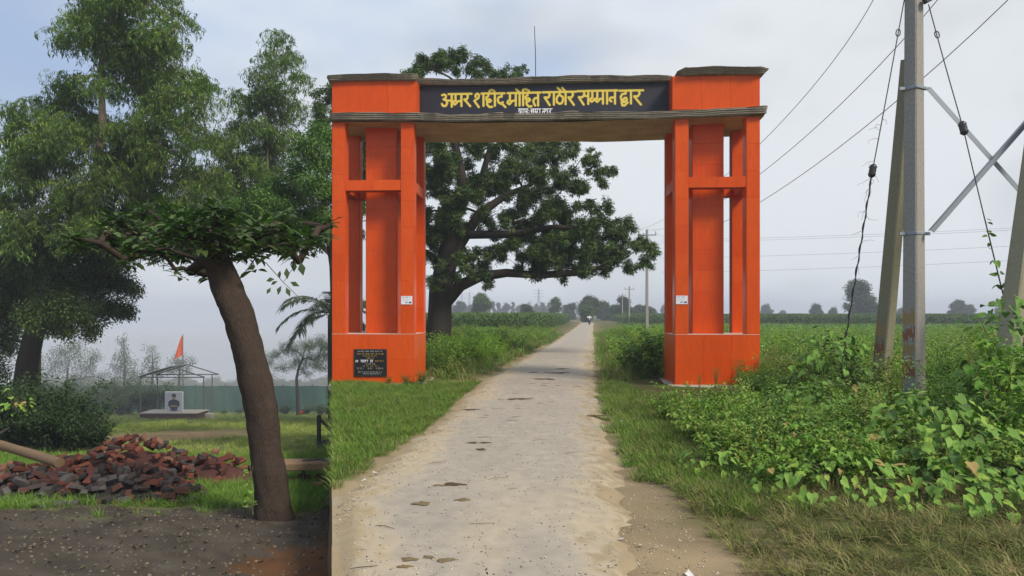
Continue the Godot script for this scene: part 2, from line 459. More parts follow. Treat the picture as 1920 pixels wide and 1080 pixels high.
# Trunk and limbs grow to the leaf masses: each mass joins the nearest wood, and a limb is as thick as what it carries.
func tree(called: String, label: String, group: String, trunk: Array, rad: Array, masses: Array, o: Dictionary) -> Node3D:
	var base: Vector3 = trunk[0]
	var t := thing(called, label, o.get("category", "tree"), base, 0.0, group)
	var pos := []
	var par := []
	var carry := []
	var chains := []
	for i in trunk.size() - 1:
		for k in 4:
			pos.append(trunk[i].lerp(trunk[i + 1], k / 4.0) - base)
			par.append(pos.size() - 2)
			carry.append(0.0)
	pos.append(trunk[-1] - base); par.append(pos.size() - 2); carry.append(0.0)
	var ntrunk := pos.size()
	var boughs: Array = o.get("boughs", [])
	for bg in boughs:                                       # heavy limbs laid out by hand
		var at_k := 0
		for k in ntrunk:
			if pos[k].distance_to(bg[0][0] - base) < pos[at_k].distance_to(bg[0][0] - base): at_k = k
		var last := at_k
		for i in range(1, bg[0].size()):
			for k in [0.5, 1.0]:
				pos.append(bg[0][i - 1].lerp(bg[0][i], k) - base)
				par.append(last)
				carry.append(0.0)
				last = pos.size() - 1
	var first: int = int(o.get("fork", 0.4) * ntrunk)
	var order := range(masses.size())
	var tipd := func(m) -> float: return (m[0] - trunk[-1]).length()
	order.sort_custom(func(a, b): return tipd.call(masses[a]) < tipd.call(masses[b]))
	for mi in order:
		var c: Vector3 = masses[mi][0] - base
		var best := first
		var bd := 1e9
		for k in range(first, pos.size()):
			var q: Vector3 = pos[k]
			var dd: float = q.distance_to(c) + maxf(0.0, q.y - c.y) * o.get("down", 0.5)
			if dd < bd:
				bd = dd
				best = k
		var a: Vector3 = pos[best]
		var chain := [best]
		var n := clampi(int(a.distance_to(c) / 0.5), 2, 6)
		for k in range(1, n + 1):
			var f := float(k) / n
			var q: Vector3 = a.lerp(c, f) + Vector3(0, sin(f * PI) * a.distance_to(c) * o.get("arch", 0.12), 0) + rdir() * a.distance_to(c) * 0.05
			pos.append(q)
			par.append(chain[-1])
			carry.append(0.0)
			chain.append(pos.size() - 1)
		var w: float = pow(masses[mi][1] * o.get("twig", 0.035), 2.2)
		var k2: int = chain[-1]
		while k2 >= 0:
			carry[k2] += w
			k2 = par[k2]
		chains.append([chain, mi])
	var tb := MB.new()
	var tp := trunk.map(func(q): return q - base)
	var trr := rad
	if o.get("fine", 0) > 0:                                # a close trunk: many rings, so that its bark can be uneven
		var cv := Curve3D.new()
		for i in tp.size():
			var tn: Vector3 = (tp[mini(i + 1, tp.size() - 1)] - tp[maxi(i - 1, 0)]) / 6.0
			cv.add_point(tp[i], -tn, tn)
		var fp := []
		var fr := []
		for i in o.fine + 1:
			var f: float = float(i) / o.fine * (tp.size() - 1)
			var k := mini(int(f), tp.size() - 2)
			fp.append(cv.sample(k, f - k))
			fr.append(lerpf(rad[k], rad[k + 1], f - k))
		tp = fp
		trr = fr
	tb.tube(tp, trr, o.get("sides", 10), true, o.get("rough", 0.0), noise)
	if not o.get("merge", false): obj("trunk", tb.mesh(), o.bark, t)
	for bg in boughs:
		var gb := MB.new()
		gb.tube(bg[0].map(func(q): return q - base), bg[1], 9, true, o.get("rough", 0.0), noise)
		obj("limb", gb.mesh(), o.bark, t)
	for ch in chains:
		var b: MB = tb if o.get("merge", false) else MB.new()
		var pp := []
		var rr := []
		for k in ch[0]:
			pp.append(pos[k])
			rr.append(clampf(pow(carry[k], 1.0 / 2.2), 0.008, o.get("limb", rad[-1] * 0.95)))
		if rr.size() > 1: rr[0] = minf(rr[0], rr[1] * 1.25)
		b.tube(pp, rr, 6 if not o.get("merge", false) else 4, false, o.get("rough", 0.0) * 0.7, noise)
		var R: float = masses[ch[1]][1]
		for k in o.get("twigs", 5):
			var e: Vector3 = pp[-1] + rdir() * R * rf(0.5, 0.95)
			var s: Vector3 = pp[-1].lerp(pp[-2], rng.randf() * 0.6)
			b.tube([s, s.lerp(e, 0.5) + rdir() * R * 0.12, e], [rr[-1] * 0.7, rr[-1] * 0.45, 0.004], 3, false)
		if not o.get("merge", false): obj("limb", b.mesh(), o.bark, t)
	if o.get("merge", false): obj("trunk", tb.mesh(), o.bark, t)
	var xf := []
	var cs := []
	for m in masses:
		var R: float = m[1]
		var sq: float = m[2] if m.size() > 2 else 1.0
		var tone := 1.0 + rf(-0.22, 0.22)
		var num := int(o.per * R * R)
		for k in num:
			var q := rdir() * pow(rng.randf(), 0.42) * R * (rf(0.8, 1.12) if rng.randf() > 0.14 else rf(1.0, 1.65))
			q.y *= sq
			var tilt: float = o.get("tilt", 0.5)
			var bs := Basis(Vector3.UP, rf(0, TAU)) * Basis(Vector3.RIGHT, rf(-tilt, tilt))
			xf.append(Transform3D(bs.scaled(Vector3.ONE * rf(0.75, 1.25) * o.get("size", 1.0)), m[0] - base + q))
			var c := pick(o.cols, 0.2)
			cs.append(Color(c.r * tone, c.g * tone, c.b * tone))
	many("crown", o.leaves, o.leaf, xf, cs, t)
	return t

func masses_at(list: Array, d: float, deep: float, squash := 0.85) -> Array:   # [bearing, elevation, radius] in lens units, with depth
	var o := []
	for m in list:
		var dd := d + rf(-deep, deep)
		o.append([P(m[0], m[1], dd), m[2] / FL * dd, squash])
	return o

func leaf_bush(called: String, label: String, group: String, where: Vector3, R: float, H: float, count: int, cols: Array, size: float) -> Node3D:   # broad leaves, each one a part
	var t := thing(called, label, "plant", where, 0.0, group)
	var sb := MB.new()
	sb.col = Color(1, 1, 1)
	for s in 12:
		var a := rf(0, TAU)
		var e := Vector3(cos(a) * R * rf(0.2, 0.9), H * rf(0.5, 0.95), sin(a) * R * rf(0.2, 0.9))
		sb.tube([Vector3(e.x * 0.15, -0.05, e.z * 0.15), e * 0.5 + Vector3(0, H * 0.15, 0), e], [0.008, 0.006, 0.004], 4, false)
	obj("stem", sb.mesh(), M.stalk, t)
	for i in count:
		var a := rf(0, TAU)
		var r := R * sqrt(rng.randf())
		var top := H * (1.0 - pow(r / R, 2.2)) + 0.05
		var y := top * (1.0 - 0.65 * pow(rng.randf(), 2.0))
		y = maxf(y + rf(-0.05, 0.06), 0.05)
		var out := Vector3(cos(a), 0, sin(a))
		var up := (Vector3.UP * 1.3 + out * (0.1 + 0.7 * r / R) + Vector3(0, 0, 0.2) + rdir() * 0.4).normalized()
		var f := (out + rdir() * 0.9 + Vector3(0, -0.2, 0.2))
		f = (f - up * f.dot(up)).normalized()
		var b := Basis(f.cross(up), up, -f)
		var s := size * rf(0.55, 1.2)
		obj("leaf", CL.hearts[rng.randi() % 4], CL.heartmats[6 if rng.randf() < 0.04 else cols[rng.randi() % cols.size()]], t, Transform3D(b.scaled(Vector3(s * rf(0.75, 1.05), s * rf(0.6, 1.8), s)), out * r + Vector3(0, y, 0)))
	return t

# ---------------------------------------------------------------- the gateway
func tiled(parent: Node, o: Vector3, u: Vector3, w: float, h: float, nu: int, nv: int) -> void:   # glazed tiles on one face; o is its lower corner, u runs along it
	var nrm := u.cross(Vector3.UP)
	var tw := w / nu
	var th := h / nv
	var key := "%.3f %.3f" % [tw, th]
	if not CL.tiles.has(key):
		var b := MB.new()
		b.box(Transform3D(), Vector3(tw - 0.003, th - 0.003, 0.012), 0.0012)
		CL.tiles[key] = b.mesh()
	for i in nu:
		for j in nv:
			var c := o + u * (i + 0.5) * tw + Vector3.UP * (j + 0.5) * th + nrm * 0.006
			var bs := Basis(u, Vector3.UP, nrm) * Basis(Vector3.UP, rf(-0.0025, 0.0025)) * Basis(Vector3.RIGHT, rf(-0.002, 0.002))
			obj("tile", CL.tiles[key], CL.tilemats[rng.randi() % CL.tilemats.size()], parent, Transform3D(bs, c))

func coping(x0: float, x1: float, zf: float, zb: float, y0: float, y1: float, flare: float, sd: float, sag: float) -> ArrayMesh:   # a weathered concrete edge of uneven courses
	var b := MB.new()
	var loop := []
	var nx := maxi(8, int((x1 - x0) / 0.06))
	var nz := maxi(6, int((zf - zb) / 0.12))
	for i in nx: loop.append([lerpf(x0, x1, float(i) / nx), zf, Vector3(0, 0, 1)])
	for i in nz: loop.append([x1, lerpf(zf, zb, float(i) / nz), Vector3(1, 0, 0)])
	for i in nx: loop.append([lerpf(x1, x0, float(i) / nx), zb, Vector3(0, 0, -1)])
	for i in nz: loop.append([x0, lerpf(zb, zf, float(i) / nz), Vector3(-1, 0, 0)])
	var rows := []
	var nr := 13
	for r in nr:
		var t := float(r) / (nr - 1)
		var row := []
		for q in loop:
			var k := noise.get_noise_3d(q[0] * 50.0 + sd, q[1] * 50.0, t * 60.0)
			var wob := noise.get_noise_2d(q[0] * 22.0 + sd * 3.0, 9.0 + q[1] * 10.0)
			var course := 0.016 * (1.0 if fmod(t * 3.99 + wob * 0.25 + 1.0, 1.0) > 0.4 else -0.6)
			var edge := -0.02 if r == 0 or r == nr - 1 else 0.0
			var s := sag * sin(PI * clampf((q[0] - x0) / (x1 - x0), 0, 1))
			row.append(Vector3(q[0], lerpf(y0, y1, t) + (wob * 0.06 + k * 0.015) * t + wob * 0.025 * (1.0 - t) - s, q[1]) + q[2] * (course + k * 0.022 + edge + flare * t))
		rows.append(row)
	b.grid(rows, true)
	for e in [0, nr - 1]:                                 # under and upper faces
		for i in nx:
			var r: Array = rows[e]
			var a: Vector3 = r[i]
			var a2: Vector3 = r[i + 1]
			var c: Vector3 = r[2 * nx + nz - i - 1] if i < nx - 1 else r[nx + nz]
			var c0: Vector3 = r[(2 * nx + nz - i) % r.size()]
			if e == 0: b.quad(a, a2, c, c0)
			else: b.quad(c0, c, a2, a)
	return b.mesh()

func stroke(im: Image, pts: Array, ox: float, oy: float, k: float, w: float, c: Color) -> void:   # a brush stroke through points given in centimetres
	for i in range(0, pts.size() - 2, 2):
		var a := Vector2((pts[i] - ox) * k, (oy - pts[i + 1]) * k)
		var b := Vector2((pts[i + 2] - ox) * k, (oy - pts[i + 3]) * k)
		var r := w * k
		for y in range(maxi(0, int(minf(a.y, b.y) - r)), mini(im.get_height(), int(maxf(a.y, b.y) + r) + 2)):
			for x in range(maxi(0, int(minf(a.x, b.x) - r)), mini(im.get_width(), int(maxf(a.x, b.x) + r) + 2)):
				var p := Vector2(x + 0.5, y + 0.5)
				var f := clampf((p - a).dot(b - a) / maxf((b - a).length_squared(), 0.001), 0, 1)
				if p.distance_to(a.lerp(b, f)) <= r: im.set_pixel(x, y, c)

func scribble(im: Image, x0: float, x1: float, y: float, h: float, c: Color) -> void:   # a line of tiny headline script
	var x := x0
	while x < x1:
		var w := minf(rf(1.5, 4.0) * h, x1 - x)
		im.fill_rect(Rect2i(int(x), int(y), maxi(1, int(w - h * 0.5)), maxi(1, int(h * 0.18))), c)
		var q := x + h * 0.2
		while q < x + w - h * 0.6:
			var k := rng.randi() % 3
			im.fill_rect(Rect2i(int(q), int(y), maxi(1, int(h * 0.16)), int(h)), c)
			if k > 0: im.fill_rect(Rect2i(int(q - h * 0.3), int(y + h * (0.35 + 0.2 * k)), maxi(1, int(h * 0.4)), maxi(1, int(h * 0.16))), c)
			q += h * rf(0.45, 0.8)
		x += w + h * 0.3

func printed(im: Image, called: String, rough: float) -> StandardMaterial3D:
	var m := mat(called, Color(1, 1, 1), rough)
	m.vertex_color_use_as_albedo = false
	m.albedo_texture = ImageTexture.create_from_image(im)
	m.texture_repeat = false
	return m

func sheet(w: float, h: float) -> ArrayMesh:                               # an upright printed face
	var b := MB.new()
	b.quad(Vector3(-w / 2, -h / 2, 0), Vector3(-w / 2, h / 2, 0), Vector3(w / 2, h / 2, 0), Vector3(w / 2, -h / 2, 0))
	return b.mesh()

func boxed(s: Vector3, ch: float) -> ArrayMesh:
	var b := MB.new()
	b.box(Transform3D(), s, ch)
	return b.mesh()

func gateway() -> void:
	var g := thing("memorial_gateway", "tall orange tiled memorial gateway of two openwork towers spanning the lane", "gateway", Vector3(-4.13, 0, -16.95), deg_to_rad(-2.97))
	var ci := CL.core as Material
	for tw in [[0.0, 1.9, 0.66, 1.4], [7.78, 9.66, 8.26, 8.98]]:
		var x0: float = tw[0]
		var x1: float = tw[1]
		var w := x1 - x0
		var left := x0 < 1.0
		# base
		var b := obj("base", boxed(Vector3(w - 0.024, 1.35, 1.576), 0.004), ci, g, at((x0 + x1) / 2, 0.475, -0.8))
		var k := Vector3(-(x0 + x1) / 2, -0.475, 0.8)         # tower coordinates to the base's own
		tiled(b, Vector3(x0 + 0.012, 0.0, -0.012) + k, Vector3.RIGHT, w - 0.024, 1.15, 3, 2)
		tiled(b, Vector3(x1 - 0.012, 0.0, -0.012) + k, Vector3.FORWARD, 1.576, 1.15, 3, 2)
		tiled(b, Vector3(x0 + 0.012, 0.0, -1.588) + k, Vector3.BACK, 1.576, 1.15, 3, 2)
		obj("ledge", boxed(Vector3(w + 0.006, 0.012, 1.606), 0.003), M.pale_edge, g, at((x0 + x1) / 2, 1.156, -0.8))
		obj("footing", boxed(Vector3(w + 0.26, 0.16, 2.1), 0.03), M.cement, g, at((x0 + x1) / 2 + (0.12 if left else 0.0), -0.045, -0.78))
		# four corner posts
		for px in [x0, x1 - 0.31]:
			for pz in [0.0, -1.29]:
				var o := obj("post", boxed(Vector3(0.286, 4.86, 0.286), 0.004), ci, g, at(px + 0.155, 1.162 + 2.43, pz - 0.155))
				tiled(o, Vector3(-0.143, -2.43, 0.143), Vector3.RIGHT, 0.286, 4.86, 1, 8)
				tiled(o, Vector3(0.143, -2.43, 0.143), Vector3.FORWARD, 0.286, 4.86, 1, 8)
				if pz > -1.0: tiled(o, Vector3(-0.143, -2.43, -0.143), Vector3.BACK, 0.286, 4.86, 1, 8)
		# the broad pillar in the middle
		var pw: float = tw[3] - tw[2]
		var p := obj("pillar", boxed(Vector3(pw - 0.024, 4.86, 0.576), 0.004), ci, g, at((tw[2] + tw[3]) / 2, 1.162 + 2.43, -0.8))
		tiled(p, Vector3(-pw / 2 + 0.012, -2.43, 0.288), Vector3.RIGHT, pw - 0.024, 4.86, 1, 10)
		tiled(p, Vector3(pw / 2 - 0.012, -2.43, 0.288), Vector3.FORWARD, 0.576, 4.86, 1, 10)
		tiled(p, Vector3(-pw / 2 + 0.012, -2.43, -0.288), Vector3.BACK, 0.576, 4.86, 1, 10)
		# the ring of tie beams half-way up
		for q in [[Vector3((x0 + x1) / 2, 4.56, -0.155), Vector3(w - 0.622, 0.24, 0.26), 0], [Vector3((x0 + x1) / 2, 4.56, -1.445), Vector3(w - 0.622, 0.24, 0.26), 0], [Vector3(x0 + 0.155, 4.56, -0.8), Vector3(0.26, 0.24, 0.978), 1], [Vector3(x1 - 0.155, 4.56, -0.8), Vector3(0.26, 0.24, 0.978), 1]]:
			var tb := obj("tie_beam", boxed(q[1], 0.004), ci, g, at(q[0].x, q[0].y, q[0].z))
			if q[2] == 0:
				tiled(tb, Vector3(-q[1].x / 2, -0.12, 0.13), Vector3.RIGHT, q[1].x, 0.24, 2, 1)
			else:
				var s := -1.0 if q[0].x > (x0 + x1) / 2 else 1.0
				tiled(tb, Vector3(0.13, -0.12, 0.489), Vector3.FORWARD, 0.978, 0.24, 2, 1)
				if s > 0: tiled(tb, Vector3(-0.13, -0.12, -0.489), Vector3.BACK, 0.978, 0.24, 2, 1)
		# the block above the slab
		var bx0 := x0 if left else x0 - 0.06
		var bx1 := x1 + 0.05 if left else x1
		var bb := obj("upper_block", boxed(Vector3(bx1 - bx0 - 0.024, 0.75, 1.5), 0.004), ci, g, at((bx0 + bx1) / 2, 6.56, -0.765))
		tiled(bb, Vector3(-(bx1 - bx0) / 2 + 0.012, -0.375, 0.75), Vector3.RIGHT, bx1 - bx0 - 0.024, 0.75, 3, 1)
		tiled(bb, Vector3((bx1 - bx0) / 2 - 0.012, -0.375, 0.75), Vector3.FORWARD, 1.5, 0.75, 2, 1)
		tiled(bb, Vector3(-(bx1 - bx0) / 2 + 0.012, -0.375, -0.75), Vector3.BACK, 1.5, 0.75, 2, 1)
		if left: obj("coping", coping(-0.06, 1.93, 0.06, -1.55, 6.93, 7.07, 0.07, 3.0, 0.0), M.old_concrete, g)
		else: obj("coping", coping(7.98, 9.7, 0.06, -1.55, 6.93, 7.07, 0.13, 17.0, 0.0), M.old_concrete, g)
		# a paper notice on the inner front post
		var nx := x1 - 0.165 if left else x0 + 0.155
		var im := Image.create(128, 96, false, Image.FORMAT_RGB8)
		im.fill(Color(0.86, 0.86, 0.88))
		scribble(im, 10, 118, 10, 14, Color(0.25, 0.3, 0.5))
		scribble(im, 20, 100, 36, 7, Color(0.5, 0.5, 0.55))
		scribble(im, 14, 90, 52, 7, Color(0.5, 0.5, 0.55))
		im.fill_rect(Rect2i(88, 66, 30, 18), Color(0.2, 0.25, 0.45))
		im.fill_rect(Rect2i(48, 68, 26, 12), Color(0.45, 0.4, 0.45))
		obj("paper_notice", sheet(0.26, 0.19), printed(im, "notice_print", 0.7), g, at(nx, 1.93, 0.016))
	# the slab, its soffit, the name board and its coping
	obj("slab", coping(-0.02, 9.76, 0.1, -1.9, 6.03, 6.2, 0.03, 40.0, 0.07), M.old_concrete, g)
	var so := MB.new()
	var rows := []
	for j in 13:
		var row := []
		for i in 60:
			var x := lerpf(0.0, 9.74, i / 59.0)
			var z := lerpf(0.07, -1.88, j / 12.0)
			row.append(Vector3(x, 6.012 + 0.03 * noise.get_noise_2d(x * 18.0, z * 25.0) - 0.085 * sin(PI * x / 9.7), z))
		rows.append(row)
	so.grid(rows)
	obj("soffit", so.mesh(), M.plaster, g)
	obj("board_wall", boxed(Vector3(5.79, 0.78, 0.2), 0.004), M.cement, g, at(4.84, 6.58, -0.56))
	var W := 582.0
	var H := 76.0
	var K := 3.5
	var sg := Image.create(int(W * K), int(H * K), false, Image.FORMAT_RGB8)
	sg.fill(Color(0.09, 0.098, 0.15))
	for i in 700:
		var a := rf(0.0, 0.35)
		sg.fill_rect(Rect2i(rng.randi() % 2030, rng.randi() % 266, 1 + rng.randi() % 4, 1 + rng.randi() % 12), Color(0.09, 0.098, 0.15).lerp(Color(0.35, 0.36, 0.42), a))
	for pass_no in 2:
		for s in BIG: stroke(sg, s, 0.0, H, K, 3.3 if pass_no == 0 else 2.45, Color(0.36, 0.3, 0.12) if pass_no == 0 else Color(0.85, 0.75, 0.3))
	for s in SMALL: stroke(sg, s, 0.0, H, K, 0.9, Color(0.92, 0.92, 0.92))
	var nb := obj("name_board", boxed(Vector3(5.79, 0.76, 0.012), 0.003), M.board_edge, g, at(4.84, 6.57, -0.452))
	obj("lettering", sheet(5.785, 0.755), printed(sg, "name_board_paint", 0.55), nb, at(0, 0, 0.009))
	obj("coping", coping(1.96, 7.72, -0.36, -0.8, 6.955, 7.09, 0.05, 71.0, 0.01), M.old_concrete, g)
	var rod := MB.new()
	rod.tube([Vector3(4.66, 7.05, -0.6), Vector3(4.655, 7.7, -0.6), Vector3(4.63, 8.35, -0.6)], [0.011, 0.01, 0.008], 6)
	obj("iron_rod", rod.mesh(), M.dark_iron, g)
	# the dedication plaque
	var pl := Image.create(480, 400, false, Image.FORMAT_RGB8)
	pl.fill(Color(0.1, 0.1, 0.105))
	for e in [[6, 6, 468, 3], [6, 391, 468, 3], [6, 6, 3, 388], [471, 6, 3, 388]]:
		pl.fill_rect(Rect2i(e[0], e[1], e[2], e[3]), Color(0.32, 0.32, 0.3))
	var gold := Color(0.72, 0.58, 0.25)
	var pale := Color(0.75, 0.75, 0.75)
	for l in [[50, 430, 22, 18, pale], [45, 450, 58, 20, gold], [130, 360, 92, 15, gold], [190, 300, 122, 20, gold], [20, 75, 160, 32, Color.WHITE], [95, 300, 156, 36, Color.WHITE], [310, 455, 164, 22, gold], [170, 320, 210, 16, pale], [130, 370, 240, 16, gold], [40, 150, 272, 15, pale], [200, 285, 272, 15, pale], [320, 440, 272, 15, pale], [50, 140, 296, 10, gold], [210, 280, 296, 10, gold], [330, 440, 296, 10, gold], [60, 430, 330, 13, pale], [130, 400, 356, 14, pale]]:
		scribble(pl, l[0], l[1], l[2], l[3], l[4])
	var pq := obj("plaque", boxed(Vector3(0.76, 0.63, 0.024), 0.004), M.granite, g, at(0.9, 0.5, 0.013))
	obj("inscription", sheet(0.745, 0.615), printed(pl, "inscription_print", 0.25), pq, at(0, 0, 0.0145))

# ---------------------------------------------------------------- sky, materials
func sky_panorama() -> ImageTexture:                        # thin overcast with a bluer rift; air and clouds only
	var im := Image.create(1024, 512, false, Image.FORMAT_RGBF)
	var f := FastNoiseLite.new()
	f.seed = 11
	f.frequency = 1.0
	f.fractal_octaves = 5
	for y in 512:
		var el := PI / 2 - (y + 0.5) / 512.0 * PI
		for x in 1024:
			var az := ((x + 0.5) / 1024.0 - 0.5) * TAU
			var e := maxf(el, -0.02)
			var dir := Vector3(sin(az) * cos(e), sin(e) * 2.2, -cos(az) * cos(e))
			var k := f.get_noise_3d(dir.x * 1.5, dir.y * 1.5, dir.z * 1.5)
			var rift := 0.5 - 0.85 * sin(-az) * cos(e) + k * 0.9 + sin(e) * 0.3
			var blue := smoothstep(0.35, 1.15, rift) * smoothstep(0.02, 0.3, e)
			var c := Color(0.64, 0.672, 0.705).lerp(Color(0.36, 0.475, 0.68), blue)
			var grey := 1.0 - 0.13 * smoothstep(0.0, 0.5, f.get_noise_3d(dir.x * 2.3 + 5.0, dir.y * 2.3, dir.z * 2.3) + 0.15)
			im.set_pixel(x, y, Color(c.r * grey, c.g * grey, c.b * grey))
	return ImageTexture.create_from_image(im)

func materials() -> void:
	var fine := speck(0.05, 0.62, 1.0, 1, 5)
	var coarse := speck(0.012, 0.68, 1.0, 2, 4)
	var gritty := speck(0.18, 0.45, 1.0, 3, 3)
	var streak := speck(0.03, 0.5, 1.0, 4, 5)
	blotch(grain(mat("ground", Color(1.25, 1.25, 1.25), 0.95, 0.2), gritty, Vector3(0.9, 0.9, 0.9), gritty, 1.5), coarse, Vector3(0.13, 0.13, 0.13))
	blotch(grain(mat("road", Color(1.2, 1.2, 1.2), 0.9, 0.25), gritty, Vector3(1.6, 1.6, 1.6), gritty, 0.7), speck(0.02, 0.82, 1.0, 9, 5), Vector3(0.45, 0.45, 0.45))
	grain(mat("cement", Color(0.48, 0.43, 0.35), 0.9, 0.3), fine, Vector3(0.8, 0.8, 0.8), gritty, 0.4)
	blotch(grain(mat("old_concrete", Color(0.40, 0.35, 0.27), 0.95, 0.2), streak, Vector3(0.35, 3.0, 0.35), gritty, 1.2), fine, Vector3(0.7, 0.7, 0.7))
	blotch(grain(mat("plaster", Color(0.72, 0.53, 0.34), 0.9, 0.2), fine, Vector3(0.5, 0.5, 0.5), gritty, 0.3), coarse, Vector3(0.2, 0.2, 0.2))
	mat("pale_edge", Color(0.6, 0.42, 0.34), 0.6)
	mat("board_edge", Color(0.02, 0.02, 0.03), 0.5)
	mat("granite", Color(0.02, 0.02, 0.022), 0.3)
	mat("dark_iron", Color(0.05, 0.05, 0.055), 0.6)
	CL.tiles = {}
	var rain := speck(0.025, 0.76, 1.0, 21, 5)
	CL.tilemats = []
	for k in [[0.67, 0.083, 0.007], [0.69, 0.09, 0.008], [0.65, 0.077, 0.006], [0.68, 0.085, 0.007]]:
		var m := mat("orange_tile_%d" % CL.tilemats.size(), Color(k[0], k[1], k[2]) * 1.08, 0.3, 0.32)
		grain(m, speck(0.008, 0.88, 1.0, 5, 4), Vector3(0.6, 0.25, 0.6))
		blotch(m, rain, Vector3(2.2, 0.16, 2.2))
		CL.tilemats.append(m)
	CL.core = mat("orange_render", Color(0.42, 0.06, 0.02), 0.7)
	grain(mat("pole_concrete", Color(0.36, 0.34, 0.31), 0.9, 0.25), fine, Vector3(1.2, 0.5, 1.2), gritty, 0.25)
	grain(mat("mossy_concrete", Color(0.30, 0.28, 0.19), 0.9, 0.25), fine, Vector3(1.2, 0.5, 1.2), gritty, 0.25)
	mat("ochre_paint", Color(0.3, 0.21, 0.09), 0.85)
	mat("rust_red_paint", Color(0.24, 0.1, 0.05), 0.85)
	var st := mat("galvanised_steel", Color(0.26, 0.29, 0.32), 0.5)
	st.metallic = 0.35
	mat("wire", Color(0.12, 0.125, 0.13), 0.5)
	mat("black_wire", Color(0.03, 0.03, 0.033), 0.6)
	mat("brown_glaze", Color(0.03, 0.025, 0.025), 0.25)
	blotch(grain(mat("bark", Color(0.085, 0.062, 0.048), 0.95, 0.2), streak, Vector3(3.0, 0.9, 3.0), streak, 4.0), coarse, Vector3(0.5, 0.5, 0.5))
	grain(mat("dark_bark", Color(0.06, 0.05, 0.042), 0.95, 0.2), streak, Vector3(2.0, 0.4, 2.0), streak, 2.0)
	grain(mat("pale_bark", Color(0.24, 0.19, 0.14), 0.9, 0.2), streak, Vector3(2.0, 0.3, 2.0))
	mat("stalk", Color(0.13, 0.14, 0.05), 0.8)
	leafy("leaf", Color(1, 1, 1))
	leafy("grass", Color(1, 1, 1), 0.3)
	leafy("far_leaf", Color(1, 1, 1), 0.2)
	CL.hearts = [heart(1.0, 0.95), heart(1.0, 0.85), heart(0.95, 1.0), heart(1.05, 0.8)]
	CL.heartmats = []
	for c in [Color(0.15, 0.28, 0.045), Color(0.12, 0.23, 0.038), Color(0.19, 0.32, 0.06), Color(0.1, 0.19, 0.035), Color(0.22, 0.33, 0.05), Color(0.08, 0.15, 0.035), Color(0.3, 0.22, 0.08)]:
		var m := leafy("broad_leaf_%d" % CL.heartmats.size(), c, 0.3)
		m.roughness = 0.58
		CL.heartmats.append(m)
	CL.brickmats = []
	for c in [Color(0.21, 0.075, 0.05), Color(0.17, 0.06, 0.045), Color(0.27, 0.1, 0.06), Color(0.11, 0.05, 0.042), Color(0.32, 0.16, 0.1)]:
		CL.brickmats.append(grain(mat("red_brick_%d" % CL.brickmats.size(), c * 1.15, 0.95, 0.2), gritty, Vector3(2, 2, 2), gritty, 0.6))
	CL.darkmats = []  # dark rubble tones, the shade under the canopy put into their colour
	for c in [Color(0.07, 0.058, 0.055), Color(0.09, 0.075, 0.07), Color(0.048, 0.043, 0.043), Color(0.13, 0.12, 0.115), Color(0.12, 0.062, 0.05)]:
		CL.darkmats.append(grain(mat("shade_toned_rubble_%d" % CL.darkmats.size(), c * 1.15, 0.95, 0.2), gritty, Vector3(2, 2, 2), gritty, 0.6))
	grain(mat("old_wood", Color(0.33, 0.22, 0.13), 0.9, 0.2), streak, Vector3(0.6, 4.0, 4.0), streak, 0.4)
	grain(mat("grey_wood", Color(0.08, 0.075, 0.07), 0.95, 0.2), streak, Vector3(3, 0.6, 3))
	var net := mat("green_net", Color(0.06, 0.14, 0.115), 0.9, 0.2)
	grain(net, fine, Vector3(0.6, 0.6, 0.6))
	mat("frame_steel", Color(0.1, 0.09, 0.085), 0.7)
	mat("roof_sheet", Color(0.55, 0.55, 0.55), 0.6)
	mat("cloth", Color(1, 1, 1), 0.9, 0.1)
	mat("paint", Color(1, 1, 1), 0.5)

